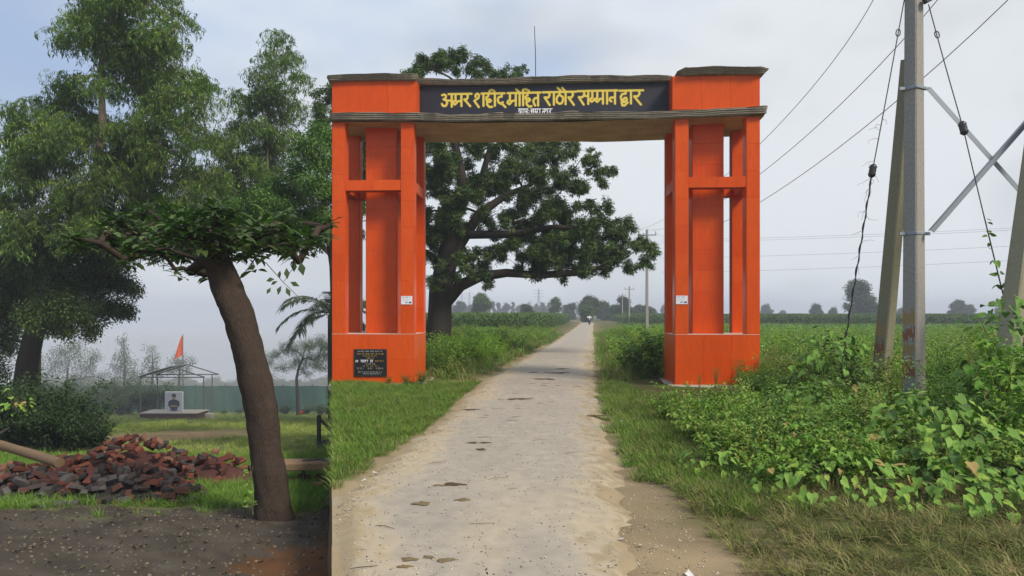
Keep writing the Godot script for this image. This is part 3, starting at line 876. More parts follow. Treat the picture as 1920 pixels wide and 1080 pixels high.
# ---------------------------------------------------------------- ground, lane and yard
func land() -> void:
	var ds := [-30.0, -12.0, -4.0, 0.0]
	var d := 1.0
	while d < 1500.0:
		ds.append(d)
		d += maxf(0.16, d * 0.03)
	ds.append(1500.0)
	var b := MB.new()
	var rows := []
	for dd in ds:
		var row := []
		var l := minf(0.0, EDGE * dd)
		var r: float = 1.5 * maxf(dd, 0.0) + 40.0
		for i in 111:
			var x := lerpf(l, r, pow(i / 110.0, 2.2))
			row.append(Vector3(x, main_h(x, dd), -dd))
		rows.append(row)
	b.grid(rows)
	for i in b.v.size(): b.c[i] = main_col(b.v[i].x, -b.v[i].z)
	struct("ground", b.mesh(), M.ground)
	# the yard falls away at the lane's left
	var y := MB.new()
	rows = []
	for dd in ds:
		if dd > 1000: break
		var row := []
		var r := minf(0.0, EDGE * dd)
		for i in 100:
			var x: float = lerpf(r, -1.5 * maxf(dd, 0.0) - 40.0, pow(i / 99.0, 1.9))
			row.append(Vector3(x, yard_h(x, dd), -dd))
		row.reverse()
		rows.append(row)
	y.grid(rows)
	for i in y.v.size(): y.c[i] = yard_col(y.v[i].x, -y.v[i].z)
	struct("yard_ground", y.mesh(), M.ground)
	# the cut bank between them
	var k := MB.new()
	rows = []
	for dd in ds:
		if dd < 0.5 or dd > 30: continue
		var x := EDGE * float(dd)
		var top := main_h(x, dd)
		var low := yard_h(x, dd) - 0.1
		var row := []
		for i in 7:
			var f := i / 6.0
			row.append(Vector3(x - 0.004 - 0.03 * sin(f * PI) * (0.5 + noise.get_noise_2d(dd * 60.0, f * 60.0)), lerpf(top, low, f), -dd))
		rows.append(row)
	k.col = Color(0.2, 0.14, 0.085)
	k.grid(rows)
	struct("earth_bank", k.mesh(), M.ground)
	# the lane
	var rd := MB.new()
	rows = []
	var cols := []
	var dd := -6.0
	while dd < 150.0:
		var l := along(RL, dd)
		var r := along(RR, dd)
		var row := []
		for i in 61:
			var f := i / 60.0
			var e := absf(f - 0.5) * 2.0
			var jag := 0.12 * noise.get_noise_2d(dd * 90.0, 5.0 if f < 0.5 else 300.0) + 0.07 * noise.get_noise_2d(dd * 420.0, 9.0 if f < 0.5 else 700.0)
			var x := lerpf(maxf(l - 0.12 - jag, EDGE * maxf(dd, 0.0) + 0.003), r + 0.12 + jag, f)
			var n1 := noise.get_noise_2d(x * 55.0, dd * 30.0)
			var n2 := noise.get_noise_2d(x * 14.0 + 50.0, dd * 7.0)
			var n3 := noise.get_noise_2d(x * 330.0, dd * 200.0)
			row.append(Vector3(x, 0.008 + 0.03 * (1.0 - e * e) + 0.004 * n3 - 0.05 * smoothstep(0.82, 1.0, e), -dd))
			var tar := Color(0.445, 0.395, 0.325)
			var dust := Color(0.55, 0.46, 0.325)
			var track := exp(-pow((f - 0.36) / 0.1, 2.0)) + exp(-pow((f - 0.68) / 0.1, 2.0))
			var q := smoothstep(0.35, 0.95, e + 0.3 * n1 + 0.35 * n2 + 0.2 * n3 - 0.35 * track)
			q = maxf(q, 0.55 * smoothstep(-0.1, 0.5, n2 + 0.3 * n1 - 0.3 * track) * smoothstep(30.0, 10.0, dd))
			var c := tar.lerp(dust, q)
			var rim := smoothstep(0.72, 1.0, e + 0.3 * n1 + 0.35 * n3)
			c = c.lerp((Color(0.44, 0.345, 0.21) if f < 0.5 else Color(0.37, 0.29, 0.18)), rim)   # soil washed over the edges
			cols.append(c * (1.0 + 0.08 * n1 + 0.1 * n3))
		rows.append(row)
		dd += maxf(0.07, dd * 0.014)
	rd.grid(rows)
	for i in cols.size(): rd.c[i] = cols[i]
	struct("lane", rd.mesh(), M.road)

func ground_cover() -> void:
	var G := [Color(0.15, 0.29, 0.04), Color(0.115, 0.235, 0.034), Color(0.19, 0.31, 0.055)]
	var D := [Color(0.2, 0.22, 0.065), Color(0.14, 0.2, 0.045), Color(0.25, 0.22, 0.09), Color(0.12, 0.18, 0.035)]
	var t1 := tuft(16, 0.45, 0.045, 0.55)
	var t2 := tuft(12, 0.3, 0.03, 0.9)
	var xf := []
	var cs := []
	spread(11000, -4.3, -0.6, 4.5, 17.6, on_grass_left, main_h, 0.05, 0.16, G + [D[0], D[1], D[3]], xf, cs, 1.1)
	spread(600, -4.3, 2.0, 4.5, 17.6, func(x, d): return x > EDGE * d + 0.01 and x < EDGE * d + 0.08 and x < along(RL, d) - 0.1, main_h, 0.1, 0.22, G, xf, cs, 0.8)
	tag(many("verge_grass", t1, M.grass, xf, cs), "short bright green grass between the lane and the plaque tower", "grass")
	xf = []
	cs = []
	spread(9000, 1.2, 3.6, 4.0, 17.5, func(x, d): return d > 5.9 and x > along(RR, d) + 0.2 + 0.5 * smoothstep(8.5, 6.0, d) + 0.5 * noise.get_noise_2d(x * 70, d * 70) and x < 2.3 + 0.02 * d + (0.3 if d < 6 else 0.0), main_h, 0.05, 0.17, G + D, xf, cs, 1.0)
	tag(many("verge_grass", t1, M.grass, xf, cs), "short grass between the lane and the weed thicket", "grass")
	xf = []
	cs = []
	spread(9500, 1.5, 8.0, 4.0, 7.0, func(x, d): return x > along(RR, d) + 0.6 + 0.9 * noise.get_noise_2d(x * 60, d * 60) and noise.get_noise_2d(x * 90 + 300, d * 90) > -0.22, main_h, 0.05, 0.17, D + [Color(0.3, 0.25, 0.12), Color(0.3, 0.25, 0.12)], xf, cs, 1.3)
	tag(many("dry_grass", t2, M.grass, xf, cs), "rough yellowing grass in front of the broad-leaved plants", "grass")
	xf = []
	cs = []
	spread(16000, -3.0, 40.0, 17.8, 60.0, func(x, d): return (x < along(RL, d) - 0.25 and x > -0.14 * d) or x > along(RR, d) + 0.25, main_h, 0.2, 0.5, G + D, xf, cs, 0.9)
	tag(many("field_grass", t1, M.grass, xf, cs), "tall mixed grass along the lane beyond the gateway", "grass")
	xf = []
	cs = []
	var bare := func(x, d): return x < EDGE * d - 0.03 and noise.get_noise_2d(x * 50.0, d * 50.0) * 1.2 + d > 9.9 and Vector2((x + 11.6) / 2.6, (d - 25.5) / 4.0).length() > 0.95 and not (d > 12.3 and d < 14.6 and x > -9.6 and x < -4.3 and noise.get_noise_2d(x * 300, d * 300) < 0.25)
	spread(15000, -14.0, -2.0, 9.4, 18.0, bare, yard_h, 0.08, 0.2, [Color(0.14, 0.27, 0.035), Color(0.18, 0.29, 0.05), Color(0.11, 0.2, 0.035)], xf, cs, 1.0)
	spread(16000, -36.0, -3.5, 17.0, 50.0, bare, yard_h, 0.08, 0.2, [Color(0.3, 0.36, 0.08), Color(0.26, 0.33, 0.07), Color(0.22, 0.28, 0.065)], xf, cs, 1.6)
	tag(many("yard_grass", t1, M.grass, xf, cs), "grass of the yard between the brick heaps and the net fence", "grass")
	# low weeds that fill the ground on both sides
	var small := weed_mesh(0.45, 7, 0.075, 0.035, 16, 0.7)
	xf = []
	cs = []
	spread(2600, 2.0, 14.0, 6.6, 17.5, thicket, main_h, 0.5, 1.15, [Color(0.17, 0.3, 0.05), Color(0.22, 0.37, 0.06), Color(0.25, 0.31, 0.075), Color(0.12, 0.22, 0.043)], xf, cs)
	tag(many("low_weeds", small, M.leaf, xf, cs), "low tangled weeds filling the ground round the concrete poles", "weeds")
	xf = []
	cs = []
	spread(4200, -5.0, 45.0, 18.0, 60.0, func(x, d): return (x < along(RL, d) - 0.9 and x > -0.135 * d) or (x > along(RR, d) + 0.9), main_h, 0.7, 1.7, [Color(0.19, 0.32, 0.055), Color(0.25, 0.39, 0.065), Color(0.27, 0.33, 0.08)], xf, cs)
	tag(many("low_weeds", small, M.leaf, xf, cs), "waist-high weeds on both sides of the lane beyond the gateway", "weeds")

func thicket(x: float, d: float) -> bool:
	if d > 12.6 and x / d < 0.31: return false
	return x > 2.25 + 0.35 * noise.get_noise_2d(x * 50.0, d * 50.0) + (0.9 if d > 14.0 else 0.0)

func crops() -> void:
	var b := MB.new()                                       # a maize plant
	b.col = Color(0.9, 0.95, 0.8)
	b.tube([Vector3.ZERO, Vector3(0.01, 0.8, 0), Vector3(0, 1.5, 0.01)], [0.014, 0.012, 0.006], 4, false)
	for i in 9:
		var a := i * 2.6 + rf(-0.3, 0.3)
		var o := Vector3(0, 0.3 + i * 0.13, 0)
		var out := Vector3(cos(a), 0, sin(a))
		b.col = Color(1, 1, 1) * rf(0.8, 1.2)
		b.blade(o, (out * 0.7 + Vector3.UP).normalized(), out * 1.3 - Vector3(0, 1.0, 0), 0.62, 0.075)
	b.col = Color(3.4, 1.7, 2.2)
	for i in 6:
		var a := i * 1.05
		b.blade(Vector3(0, 1.45, 0), Vector3(cos(a) * 0.35, 1, sin(a) * 0.35).normalized(), Vector3(cos(a), 0, sin(a)), 0.28, 0.02)
	var corn := b.mesh()
	var xf := []
	var cs := []
	spread(9000, -18.0, 15.0, 60.0, 150.0, func(x, d): return x < along(RL, d) - 2.2 and x > -0.125 * d, main_h, 0.95, 1.12, [Color(0.11, 0.175, 0.045), Color(0.13, 0.2, 0.055)], xf, cs, 1.3)
	tag(many("maize_field", corn, M.grass, xf, cs), "tasselled maize field at the left of the lane beyond the old tree", "crop")
	xf = []
	cs = []
	spread(11000, 18.0, 130.0, 105.0, 160.0, func(x, d): return x > along(RR, d) + 5.0 and x < 0.95 * d, main_h, 0.95, 1.1, [Color(0.1, 0.16, 0.045), Color(0.11, 0.175, 0.05)], xf, cs, 1.4)
	tag(many("maize_field", corn, M.grass, xf, cs), "dark maize field behind the concrete poles", "crop")
	xf = []
	cs = []
	spread(9000, 10.0, 110.0, 48.0, 104.0, func(x, d): return x > along(RR, d) + 4.0 and x < 1.0 * d, main_h, 0.35, 0.62, [Color(0.17, 0.3, 0.05), Color(0.14, 0.26, 0.045)], xf, cs, 1.5)
	tag(many("young_crop", tuft(14, 0.55, 0.09, 0.5), M.grass, xf, cs), "bright green young crop in front of the dark maize", "crop")

func weeds() -> void:
	# single shrubs one can tell apart
	var kinds := [weed_mesh(1.0, 12, 0.085, 0.038, 34, 0.55), weed_mesh(1.0, 14, 0.06, 0.024, 46, 0.75), weed_mesh(1.0, 10, 0.12, 0.055, 26, 0.6), weed_mesh(1.0, 16, 0.05, 0.03, 44, 0.45)]
	var tones := [leafy("shrub_leaf_mid", Color(0.19, 0.32, 0.055)), leafy("shrub_leaf_olive", Color(0.25, 0.31, 0.08)), leafy("shrub_leaf_fresh", Color(0.23, 0.41, 0.055)), leafy("shrub_leaf_deep", Color(0.1, 0.18, 0.04))]
	var put := func(label: String, group: String, x: float, d: float, h: float, kind: int, tone: int, wide: float) -> void:
		label = ["knee-high ", "waist-high "][int(h > 0.8)] + ["mid-green ", "olive ", "fresh green ", "deep green "][tone] + ["", "narrow-leaved ", "larger-leaved ", "fine-leaved "][kind] + label
		var o := thing("weed_shrub", label, "shrub", Vector3(x, main_h(x, d) - 0.03, -d), rf(0, TAU), group)
		var f := obj("foliage", kinds[kind], tones[tone], o)
		f.scale = Vector3(h * wide, h, h * wide)
	for i in 80:                                            # the thicket round the poles
		var d := rf(7.6, 16.5)
		var x := rf(2.6, 0.78 * d + 0.6)
		if not thicket(x, d) or (absf(x - 4.27) < 0.9 and absf(d - 7.5) < 1.0): continue
		if d > 9.5 and x / d < 0.3: continue
		put.call("weed shrub in the thicket around the concrete poles", "weed shrubs in the thicket", x, d, rf(0.4, 0.8) * (0.75 if x / d < 0.36 else 1.0) + (0.25 if d > 11 and x / d > 0.36 else 0.0) + (rf(0.0, 0.55) if x / d > 0.48 else 0.0), rng.randi() % 4, [0, 0, 1, 3, 3][rng.randi() % 5], rf(0.9, 1.3))
	for i in 46:                                            # left of the lane past the gateway
		var d := rf(18.8, 46.0)
		var x := rf(maxf(-0.12 * d, -4.2), along(RL, d) - 1.2)
		put.call("weed shrub left of the lane past the gateway", "weed shrubs left of the lane", x, d, rf(0.75, 1.15), rng.randi() % 4, [0, 1, 1, 0][rng.randi() % 4], rf(1.0, 1.5))
	for k in [[0.05, 24.0], [-0.7, 23.4], [-0.25, 25.2], [0.35, 25.6]]:
		put.call("shrub beside the lane in front of the maize", "vivid green shrubs by the lane", k[0] - 0.9, k[1], rf(0.85, 1.05), 1, 2, 1.6)
	for i in 46:                                            # right of the lane past the gateway
		var d := rf(18.8, 50.0)
		var x := along(RR, d) + rf(1.0, 7.0)
		put.call("weed shrub right of the lane past the gateway", "weed shrubs right of the lane", x, d, rf(0.8, 1.3), rng.randi() % 4, [0, 1, 2, 0, 1][rng.randi() % 5], rf(1.0, 1.5))
	for k in [[3.3, 19.3, 1.15], [3.62, 18.9, 1.3], [3.15, 20.2, 1.1], [3.9, 19.6, 1.4], [4.4, 19.4, 1.4], [3.5, 18.3, 0.7]]:
		put.call("dense shrub against the lane side of the plain tower", "dark shrubs by the plain tower", k[0], k[1], k[2], 2, 3, 1.35)
	for k in [[-2.05, 16.6, 0.42], [-2.35, 16.5, 0.36], [-2.75, 16.45, 0.3]]:
		put.call("weed at the foot of the plaque tower", "weeds at the plaque tower's foot", k[0], k[1], k[2], 2, 3, 1.3)
	for k in [[4.3, 15.6, 0.5], [4.8, 15.6, 0.7], [5.2, 15.4, 0.8], [5.5, 15.6, 1.0], [4.0, 15.8, 0.35]]:
		put.call("wispy weed standing before the plain tower's base", "wispy weeds before the plain tower", k[0], k[1], k[2], 3, 1, 0.6)
	for k in [[6.25, 9.3, 1.6, 2, 0], [6.75, 9.9, 1.45, 0, 0], [5.25, 12.4, 1.25, 2, 0], [5.75, 12.7, 1.15, 0, 3], [7.5, 11.6, 1.25, 1, 1], [8.2, 12.6, 1.35, 3, 0], [7.1, 10.6, 1.1, 0, 1], [9.0, 13.2, 1.4, 2, 1], [7.6, 13.4, 1.2, 1, 0], [6.1, 8.5, 1.1, 2, 2]]:
		put.call("tall uneven shrub rising above the thicket by the poles", "tall shrubs above the thicket", k[0], k[1], k[2], k[3], k[4], 0.9)
	# broad-leaved climbers
	leaf_bush("broad_leaved_plant", "large mound of pale heart-shaped leaves in front of the concrete poles", "", Vector3(4.3, 0, -7.5), 1.0, 0.74, 290, [0, 1, 2, 3, 4, 5], 0.125)
	leaf_bush("broad_leaved_plant", "low spreading patch of heart-shaped leaves at the dry grass edge", "", Vector3(2.95, 0, -6.7), 0.85, 0.34, 230, [0, 2, 4, 1], 0.09)
	leaf_bush("broad_leaved_plant", "round heap of broad leaves beside the guy wire's foot", "", Vector3(5.35, 0, -12.4), 0.95, 1.38, 290, [0, 1, 3, 5], 0.14)
	leaf_bush("broad_leaved_plant", "tall broad-leaved bush climbing the leaning pole at the thicket's end", "", Vector3(6.15, 0, -9.2), 0.85, 1.78, 290, [1, 3, 5, 0], 0.125)
	leaf_bush("broad_leaved_plant", "small pale creeper on the grass near the lane", "", Vector3(2.15, 0, -7.7), 0.42, 0.16, 60, [2, 4, 0], 0.085)
	leaf_bush("broad_leaved_plant", "low leafy creeper below the large leaf mound", "", Vector3(3.75, 0, -6.25), 0.7, 0.3, 130, [0, 1, 4], 0.1)
	leaf_bush("broad_leaved_plant", "dense leafy mat in front of the round heap of broad leaves", "", Vector3(5.0, 0, -9.3), 0.95, 0.55, 240, [0, 1, 3, 5], 0.1)
	leaf_bush("broad_leaved_plant", "small-leaved creeper between the low leaf patch and the plain tower", "", Vector3(3.1, 0, -8.3), 0.95, 0.42, 260, [1, 3, 0, 5], 0.075)
	leaf_bush("broad_leaved_plant", "leafy creeper beyond the large leaf mound at the foot of the poles", "", Vector3(5.6, 0, -8.0), 0.95, 0.6, 240, [0, 1, 3, 4], 0.1)
	leaf_bush("broad_leaved_plant", "low creeper with small leaves joining the leaf mound to the dry grass", "", Vector3(4.75, 0, -6.5), 0.8, 0.35, 230, [0, 1, 3], 0.085)
	leaf_bush("broad_leaved_plant", "loose broad-leaved weed between the leaf mound and the plain tower", "", Vector3(4.1, 0, -10.2), 1.0, 0.62, 240, [1, 3, 5], 0.1)

# ---------------------------------------------------------------- poles and wires
func pole_mesh(h: float, w0: float, w1: float) -> ArrayMesh:
	var b := MB.new()
	var rows := []
	for r in 5:
		var f := r / 4.0
		var w := lerpf(w0, w1, f) / 2
		var c := w * 0.82
		rows.append([Vector3(-w, h * f, -c), Vector3(-c, h * f, -w), Vector3(c, h * f, -w), Vector3(w, h * f, -c), Vector3(w, h * f, c), Vector3(c, h * f, w), Vector3(-c, h * f, w), Vector3(-w, h * f, c)])
	for r in 4:
		for i in 8:
			b.quad(rows[r][i], rows[r + 1][i], rows[r + 1][(i + 1) % 8], rows[r][(i + 1) % 8])
	for i in range(1, 7): b.tri(rows[4][0], rows[4][i], rows[4][i + 1])
	return b.mesh()

func aim(a: Vector3, b: Vector3) -> Transform3D:            # +y runs from a to b
	var y := (b - a).normalized()
	var x := y.cross(Vector3.BACK).normalized()
	return Transform3D(Basis(x, y, x.cross(y)), a)

func angle_iron(a: Vector3, b: Vector3, w: float) -> ArrayMesh:
	var m := MB.new()
	var t := aim(a, b)
	var l := a.distance_to(b)
	m.box(t * at(0, l / 2, w / 2 - 0.005), Vector3(w, l, 0.008))
	m.box(t * at(-w / 2 + 0.004, l / 2, -0.01), Vector3(0.008, l, w))
	return m.mesh()

func hang(a: Vector3, b: Vector3, sag: float, r: float, n := 24) -> ArrayMesh:
	var m := MB.new()
	var p := []
	var q := []
	for i in n + 1:
		var f := float(i) / n
		p.append(a.lerp(b, f) - Vector3(0, sag * 4.0 * f * (1.0 - f), 0))
		q.append(r)
	m.tube(p, q, 5)
	return m.mesh()

func guy(label: String, a: Vector3, mid: Vector3, b: Vector3, vine: bool) -> void:
	var g := thing("guy_wire", label, "wire", b)
	obj("upper_strand", hang(a - b, mid - b, 0.02, 0.009), M.black_wire, g)
	obj("lower_strand", hang(mid - b, Vector3.ZERO, 0.03, 0.009), M.black_wire, g)
	var t := aim(mid - b, a - b)
	var eye := MB.new()
	var ring := []
	var rr := []
	for i in 13:
		ring.append(t.basis * Vector3(cos(TAU * i / 12) * 0.035, sin(TAU * i / 12) * 0.06, 0) + (a - b).lerp(mid - b, 0.25))
		rr.append(0.009)
	eye.tube(ring, rr, 5)
	obj("turnbuckle_eye", eye.mesh(), M.black_wire, g)
	var ins := MB.new()
	var p := []
	for i in 9: p.append(t * Vector3(0, -0.11 + i * 0.027, 0))
	ins.tube(p, [0.03, 0.055, 0.062, 0.052, 0.06, 0.052, 0.062, 0.055, 0.03], 10)
	obj("strain_insulator", ins.mesh(), M.brown_glaze, g)
	if not vine: return
	var v := MB.new()                                       # dry tendrils wound on the wire
	for i in 26:
		var o := (mid - b).lerp(Vector3.ZERO, pow(rng.randf(), 1.2) * 0.95) if i > 5 else (mid - b).lerp(a - b, rf(0.0, 0.3))
		var q := [o]
		var dir := (rdir() + Vector3(-0.4, 0, 0)).normalized()
		for k in 4:
			o += dir * rf(0.03, 0.09)
			dir = (dir + rdir() * 0.8 + Vector3(0, -0.3, 0)).normalized()
			q.append(o)
		v.tube(q, [0.004, 0.003, 0.003, 0.002, 0.002], 3, false)
	var w := []
	var wr := []
	for i in 60:
		var f := i / 59.0
		w.append((mid - b).lerp(Vector3.ZERO, f) + t.basis * Vector3(cos(f * 60) * 0.014, 0, sin(f * 60) * 0.014))
		wr.append(0.009)
	v.tube(w, wr, 4)
	obj("dry_vine", v.mesh(), M.dark_bark, g)

func poles() -> void:
	var d := 12.0
	var foot := Vector3(6.52, 0, -d)
	var main := thing("utility_pole", "tall upright grey concrete utility pole with clamp bands and steel cross braces", "pole", foot)
	obj("shaft", pole_mesh(9.6, 0.265, 0.185), M.pole_concrete, main, Transform3D(Basis(Vector3.UP, 0.5), Vector3(0, -0.1, 0)))
	var twin := thing("utility_pole", "second upright concrete utility pole at the far end of the cross braces", "pole", foot + Vector3(2.35, 0, 0.1))
	obj("shaft", pole_mesh(9.6, 0.265, 0.185), M.pole_concrete, twin, Transform3D(Basis(Vector3.UP, 0.5), Vector3(0, -0.1, 0)))
	# painted bands, flaking, low on the shaft
	for k in [[1.55, 0.26, "ochre_paint"], [1.28, 0.2, "rust_red_paint"], [1.02, 0.22, "ochre_paint"], [0.72, 0.3, "rust_red_paint"]]:
		var m := MB.new()
		for i in 9:
			var hh: float = k[1] * rf(0.5, 1.0)
			var x := -0.1 + i * 0.024
			var wd: float = 0.022
			m.box(at(x, k[0] + rf(-0.05, 0.05), 0.1318 - (k[0] * 0.0042)), Vector3(wd, hh, 0.004))
		obj("paint_mark", m.mesh(), M[k[2]], main, Transform3D(Basis(Vector3.UP, 0.5 - PI / 2), Vector3.ZERO))
	for y in [5.26, 2.91]:
		var c := MB.new()
		c.box(Transform3D(Basis(Vector3.UP, 0.5), Vector3(0, y, 0)), Vector3(0.265, 0.055, 0.265), 0.01)
		c.box(at(-0.2, y, 0.02), Vector3(0.1, 0.05, 0.03), 0.005)
		c.box(at(0.2, y, 0.02), Vector3(0.1, 0.05, 0.03), 0.005)
		obj("clamp_band", c.mesh(), M.galvanised_steel, main)
		var c2 := MB.new()
		c2.box(Transform3D(Basis(Vector3.UP, 0.5), Vector3(0, y, 0)), Vector3(0.265, 0.055, 0.265), 0.01)
		obj("clamp_band", c2.mesh(), M.galvanised_steel, twin)
	var a0 := foot + Vector3(0.19, 5.24, 0.06)
	var b0 := foot + Vector3(2.16, 2.93, 0.16)
	tag(obj("cross_brace", angle_iron(a0, b0, 0.075), M.galvanised_steel), "steel angle brace falling from the upright pole's upper band", "brace")
	tag(obj("cross_brace", angle_iron(foot + Vector3(0.19, 2.93, 0.16), foot + Vector3(2.16, 5.24, 0.26), 0.07), M.galvanised_steel), "steel angle brace rising from the upright pole's lower band", "brace")
	# leaning struts
	var s0 := P(1648, 760, 13.4)
	var s1 := P(1704, 112, 12.35)
	s0.y = 0.0
	var st := thing("leaning_pole", "mossy concrete strut pole leaning against the upright utility pole", "pole", s0)
	var tt := aim(s0, s1)
	obj("shaft", pole_mesh(s0.distance_to(s1), 0.25, 0.19), M.mossy_concrete, st, Transform3D(tt.basis * Basis(Vector3.UP, 0.5), Vector3.ZERO))
	for k in [[1.35, 0.3, "ochre_paint"], [1.02, 0.26, "rust_red_paint"]]:
		var m := MB.new()
		for i in 8: m.box(at(-0.085 + i * 0.024, k[0] + rf(-0.06, 0.06), 0.1245 - k[0] * 0.0055), Vector3(0.022, k[1] * rf(0.5, 1.0), 0.004))
		obj("paint_mark", m.mesh(), M[k[2]], st, Transform3D(tt.basis * Basis(Vector3.UP, 0.5 - PI / 2), Vector3.ZERO))
	var hook := MB.new()
	hook.tube([Vector3(0, 0, 0), Vector3(0.0, 0.08, 0), Vector3(0.04, 0.11, 0), Vector3(0.05, 0.07, 0)], [0.008, 0.008, 0.008, 0.006], 5)
	obj("hook", hook.mesh(), M.dark_iron, st, Transform3D(Basis(), s1 - s0))
	var r0 := P(1872, 730, 10.6)
	r0.y = 0.0
	var r1 := P(1958, 130, 11.7)
	var rt := thing("leaning_pole", "dark concrete strut pole overgrown by the tall broad-leaved bush", "pole", r0)
	obj("shaft", pole_mesh(r0.distance_to(r1), 0.27, 0.2), M.mossy_concrete, rt, Transform3D(aim(r0, r1).basis * Basis(Vector3.UP, 0.5), Vector3.ZERO))
	# stays
	guy("vine-wrapped guy wire left of the upright utility pole", P(1700, -25, 12.0), P(1636, 320, 12.0), Vector3(5.35, 0.55, -12.1), true)
	guy("guy wire with insulator in front of the crossed braces", P(1741, 8, 11.6), P(1806, 240, 11.3), Vector3(7.55, 0.9, -11.0), false)
	var cr := MB.new()
	cr.box(Transform3D(Basis(Vector3.BACK, 0.5), P(1741, -2, 11.85)), Vector3(0.16, 0.09, 0.1), 0.01)
	obj("bracket", cr.mesh(), M.dark_iron, main, Transform3D(Basis(), -foot))
	var vine := thing("climbing_vine", "green leafy vine climbing the guy wire by the crossed braces", "plant", Vector3(7.55, 0.9, -11.0))
	var vs := MB.new()
	var g0 := P(1806, 240, 11.3) - vine.position
	vs.tube([Vector3(0, -0.6, 0), g0 * 0.2, g0 * 0.45, g0 * 0.62], [0.01, 0.008, 0.006, 0.004], 4, false)
	obj("stem", vs.mesh(), M.stalk, vine)
	for i in 42:
		var f := rf(0.0, 0.62)
		var up := (Vector3.UP + rdir() * 0.8).normalized()
		var fw := (rdir() - up * 0.1)
		fw = (fw - up * fw.dot(up)).normalized()
		obj("leaf", CL.hearts[rng.randi() % 4], CL.heartmats[[0, 1, 3, 5][rng.randi() % 4]], vine, Transform3D(Basis(fw.cross(up), up, -fw).scaled(Vector3.ONE * rf(0.06, 0.13)), g0 * f + fw * 0.03))
	# the line along the lane
	var far := P(1213, 430, 60.0)
	var near_p := [P(1640, -5, 14.0), P(1762, -5, 12.2), P(1895, -5, 11.0)]
	var thru := [P(1427, 268, 20.0), P(1427, 325, 20.0), P(1427, 378, 20.0)]
	for i in 3:
		var e := far + Vector3((i - 1) * 0.5, 0.0, 0)
		var s: Vector3 = near_p[i]
		var mid: Vector3 = thru[i]
		var dir := (s - mid)
		var m := MB.new()
		var pts := []
		var rr := []
		for k in 31:                                        # a quadratic through start, middle and end
			var f := k / 30.0
			pts.append(s.lerp(mid, f) if i < 0 else (s * (1 - f) * (1 - 3.0 * f) + mid * (4.5 * f * (1 - f)) + e * (f * (3.0 * f - 1) * 0.5)))
			rr.append(0.0075)
		var ok := [s + dir * 1.2] + pts
		m.tube(ok, [0.0075] + rr, 5)
		tag(obj("overhead_wire", m.mesh(), M.wire), ["overhead wire farthest from the upright pole, slanting down behind the gateway", "overhead wire passing behind the upright pole's top", "overhead wire crossing the leaning strut, slanting behind the gateway"][i], "wire", "power line along the lane")
	for k in [[1213, 60.0, 8.6, 0.24, "nearest slim concrete line pole right of the lane, its head in the old tree"], [1180, 112.0, 6.0, 0.24, "slim pale line pole with cross-arm beside the distant bend of the lane"], [1167, 150.0, 6.0, 0.24, "farthest thin line pole near the distant dark trees"]]:
		var x: float = (k[0] - 960.0) / FL * k[1]
		var po := thing("line_pole", k[4], "pole", Vector3(x, -0.1, -k[1]))
		obj("shaft", pole_mesh(k[2], k[3], k[3] * 0.7), M.pole_concrete, po)
		var c := MB.new()
		c.box(at(0, k[2] - 0.45, 0.1), Vector3(1.5, 0.09, 0.09))
		for q in [-0.68, 0.0, 0.68]: c.tube([Vector3(q, k[2] - 0.4, 0.1), Vector3(q, k[2] - 0.15, 0.1)], [0.05, 0.03], 6)
		obj("cross_arm", c.mesh(), M.galvanised_steel, po)
	for i in 4:                                             # a high line far over the fields
		var y: float = [442.0, 446.0, 476.0, 503.0][i]
		tag(obj("transmission_wire", hang(P(1240, y + 8, 190.0), P(2100, y - 26, 150.0), 0.6, 0.028, 30), M.wire), ["topmost thin far transmission wire over the fields", "second thin far transmission wire over the fields", "third thin far transmission wire over the fields", "lowest thin far transmission wire over the fields"][i], "wire", "far transmission line")
	for k in [[1010, 520.0, 36.0], [880, 620.0, 38.0], [866, 700.0, 40.0]]:
		var x: float = (k[0] - 960.0) / FL * k[1]
		var py := thing("pylon", "faint lattice power pylon far beyond the maize", "pylon", Vector3(x, 0, -k[1]), 0.3, "far pylons")
		var c := MB.new()
		var h: float = k[2] * 0.55
		for q in [[-1, -1], [1, -1], [1, 1], [-1, 1]]: c.tube([Vector3(q[0] * 2.0, 0, q[1] * 2.0), Vector3(q[0] * 0.4, h * 0.7, q[1] * 0.4), Vector3(0, h, 0)], [0.14, 0.12, 0.1], 4)
		for j in 7:
			var f := j / 7.0
			var w := lerpf(2.0, 0.4, minf(1.0, f / 0.7))
			var w2 := lerpf(2.0, 0.4, minf(1.0, (f + 0.14) / 0.7))
			for q in [[-1, -1, 1, -1], [1, -1, 1, 1], [1, 1, -1, 1], [-1, 1, -1, -1]]:
				c.tube([Vector3(q[0] * w, h * f, q[1] * w), Vector3(q[2] * w2, h * (f + 0.14), q[3] * w2)], [0.07, 0.07], 3, false)
		obj("lattice", c.mesh(), M.galvanised_steel, py)
		for y in [0.72, 0.82, 0.92]:
			var a := MB.new()
			a.tube([Vector3(-4.4, h * y, 0), Vector3(0, h * y + 0.5, 0), Vector3(4.4, h * y, 0)], [0.08, 0.16, 0.08], 4)
			obj("arm", a.mesh(), M.galvanised_steel, py)

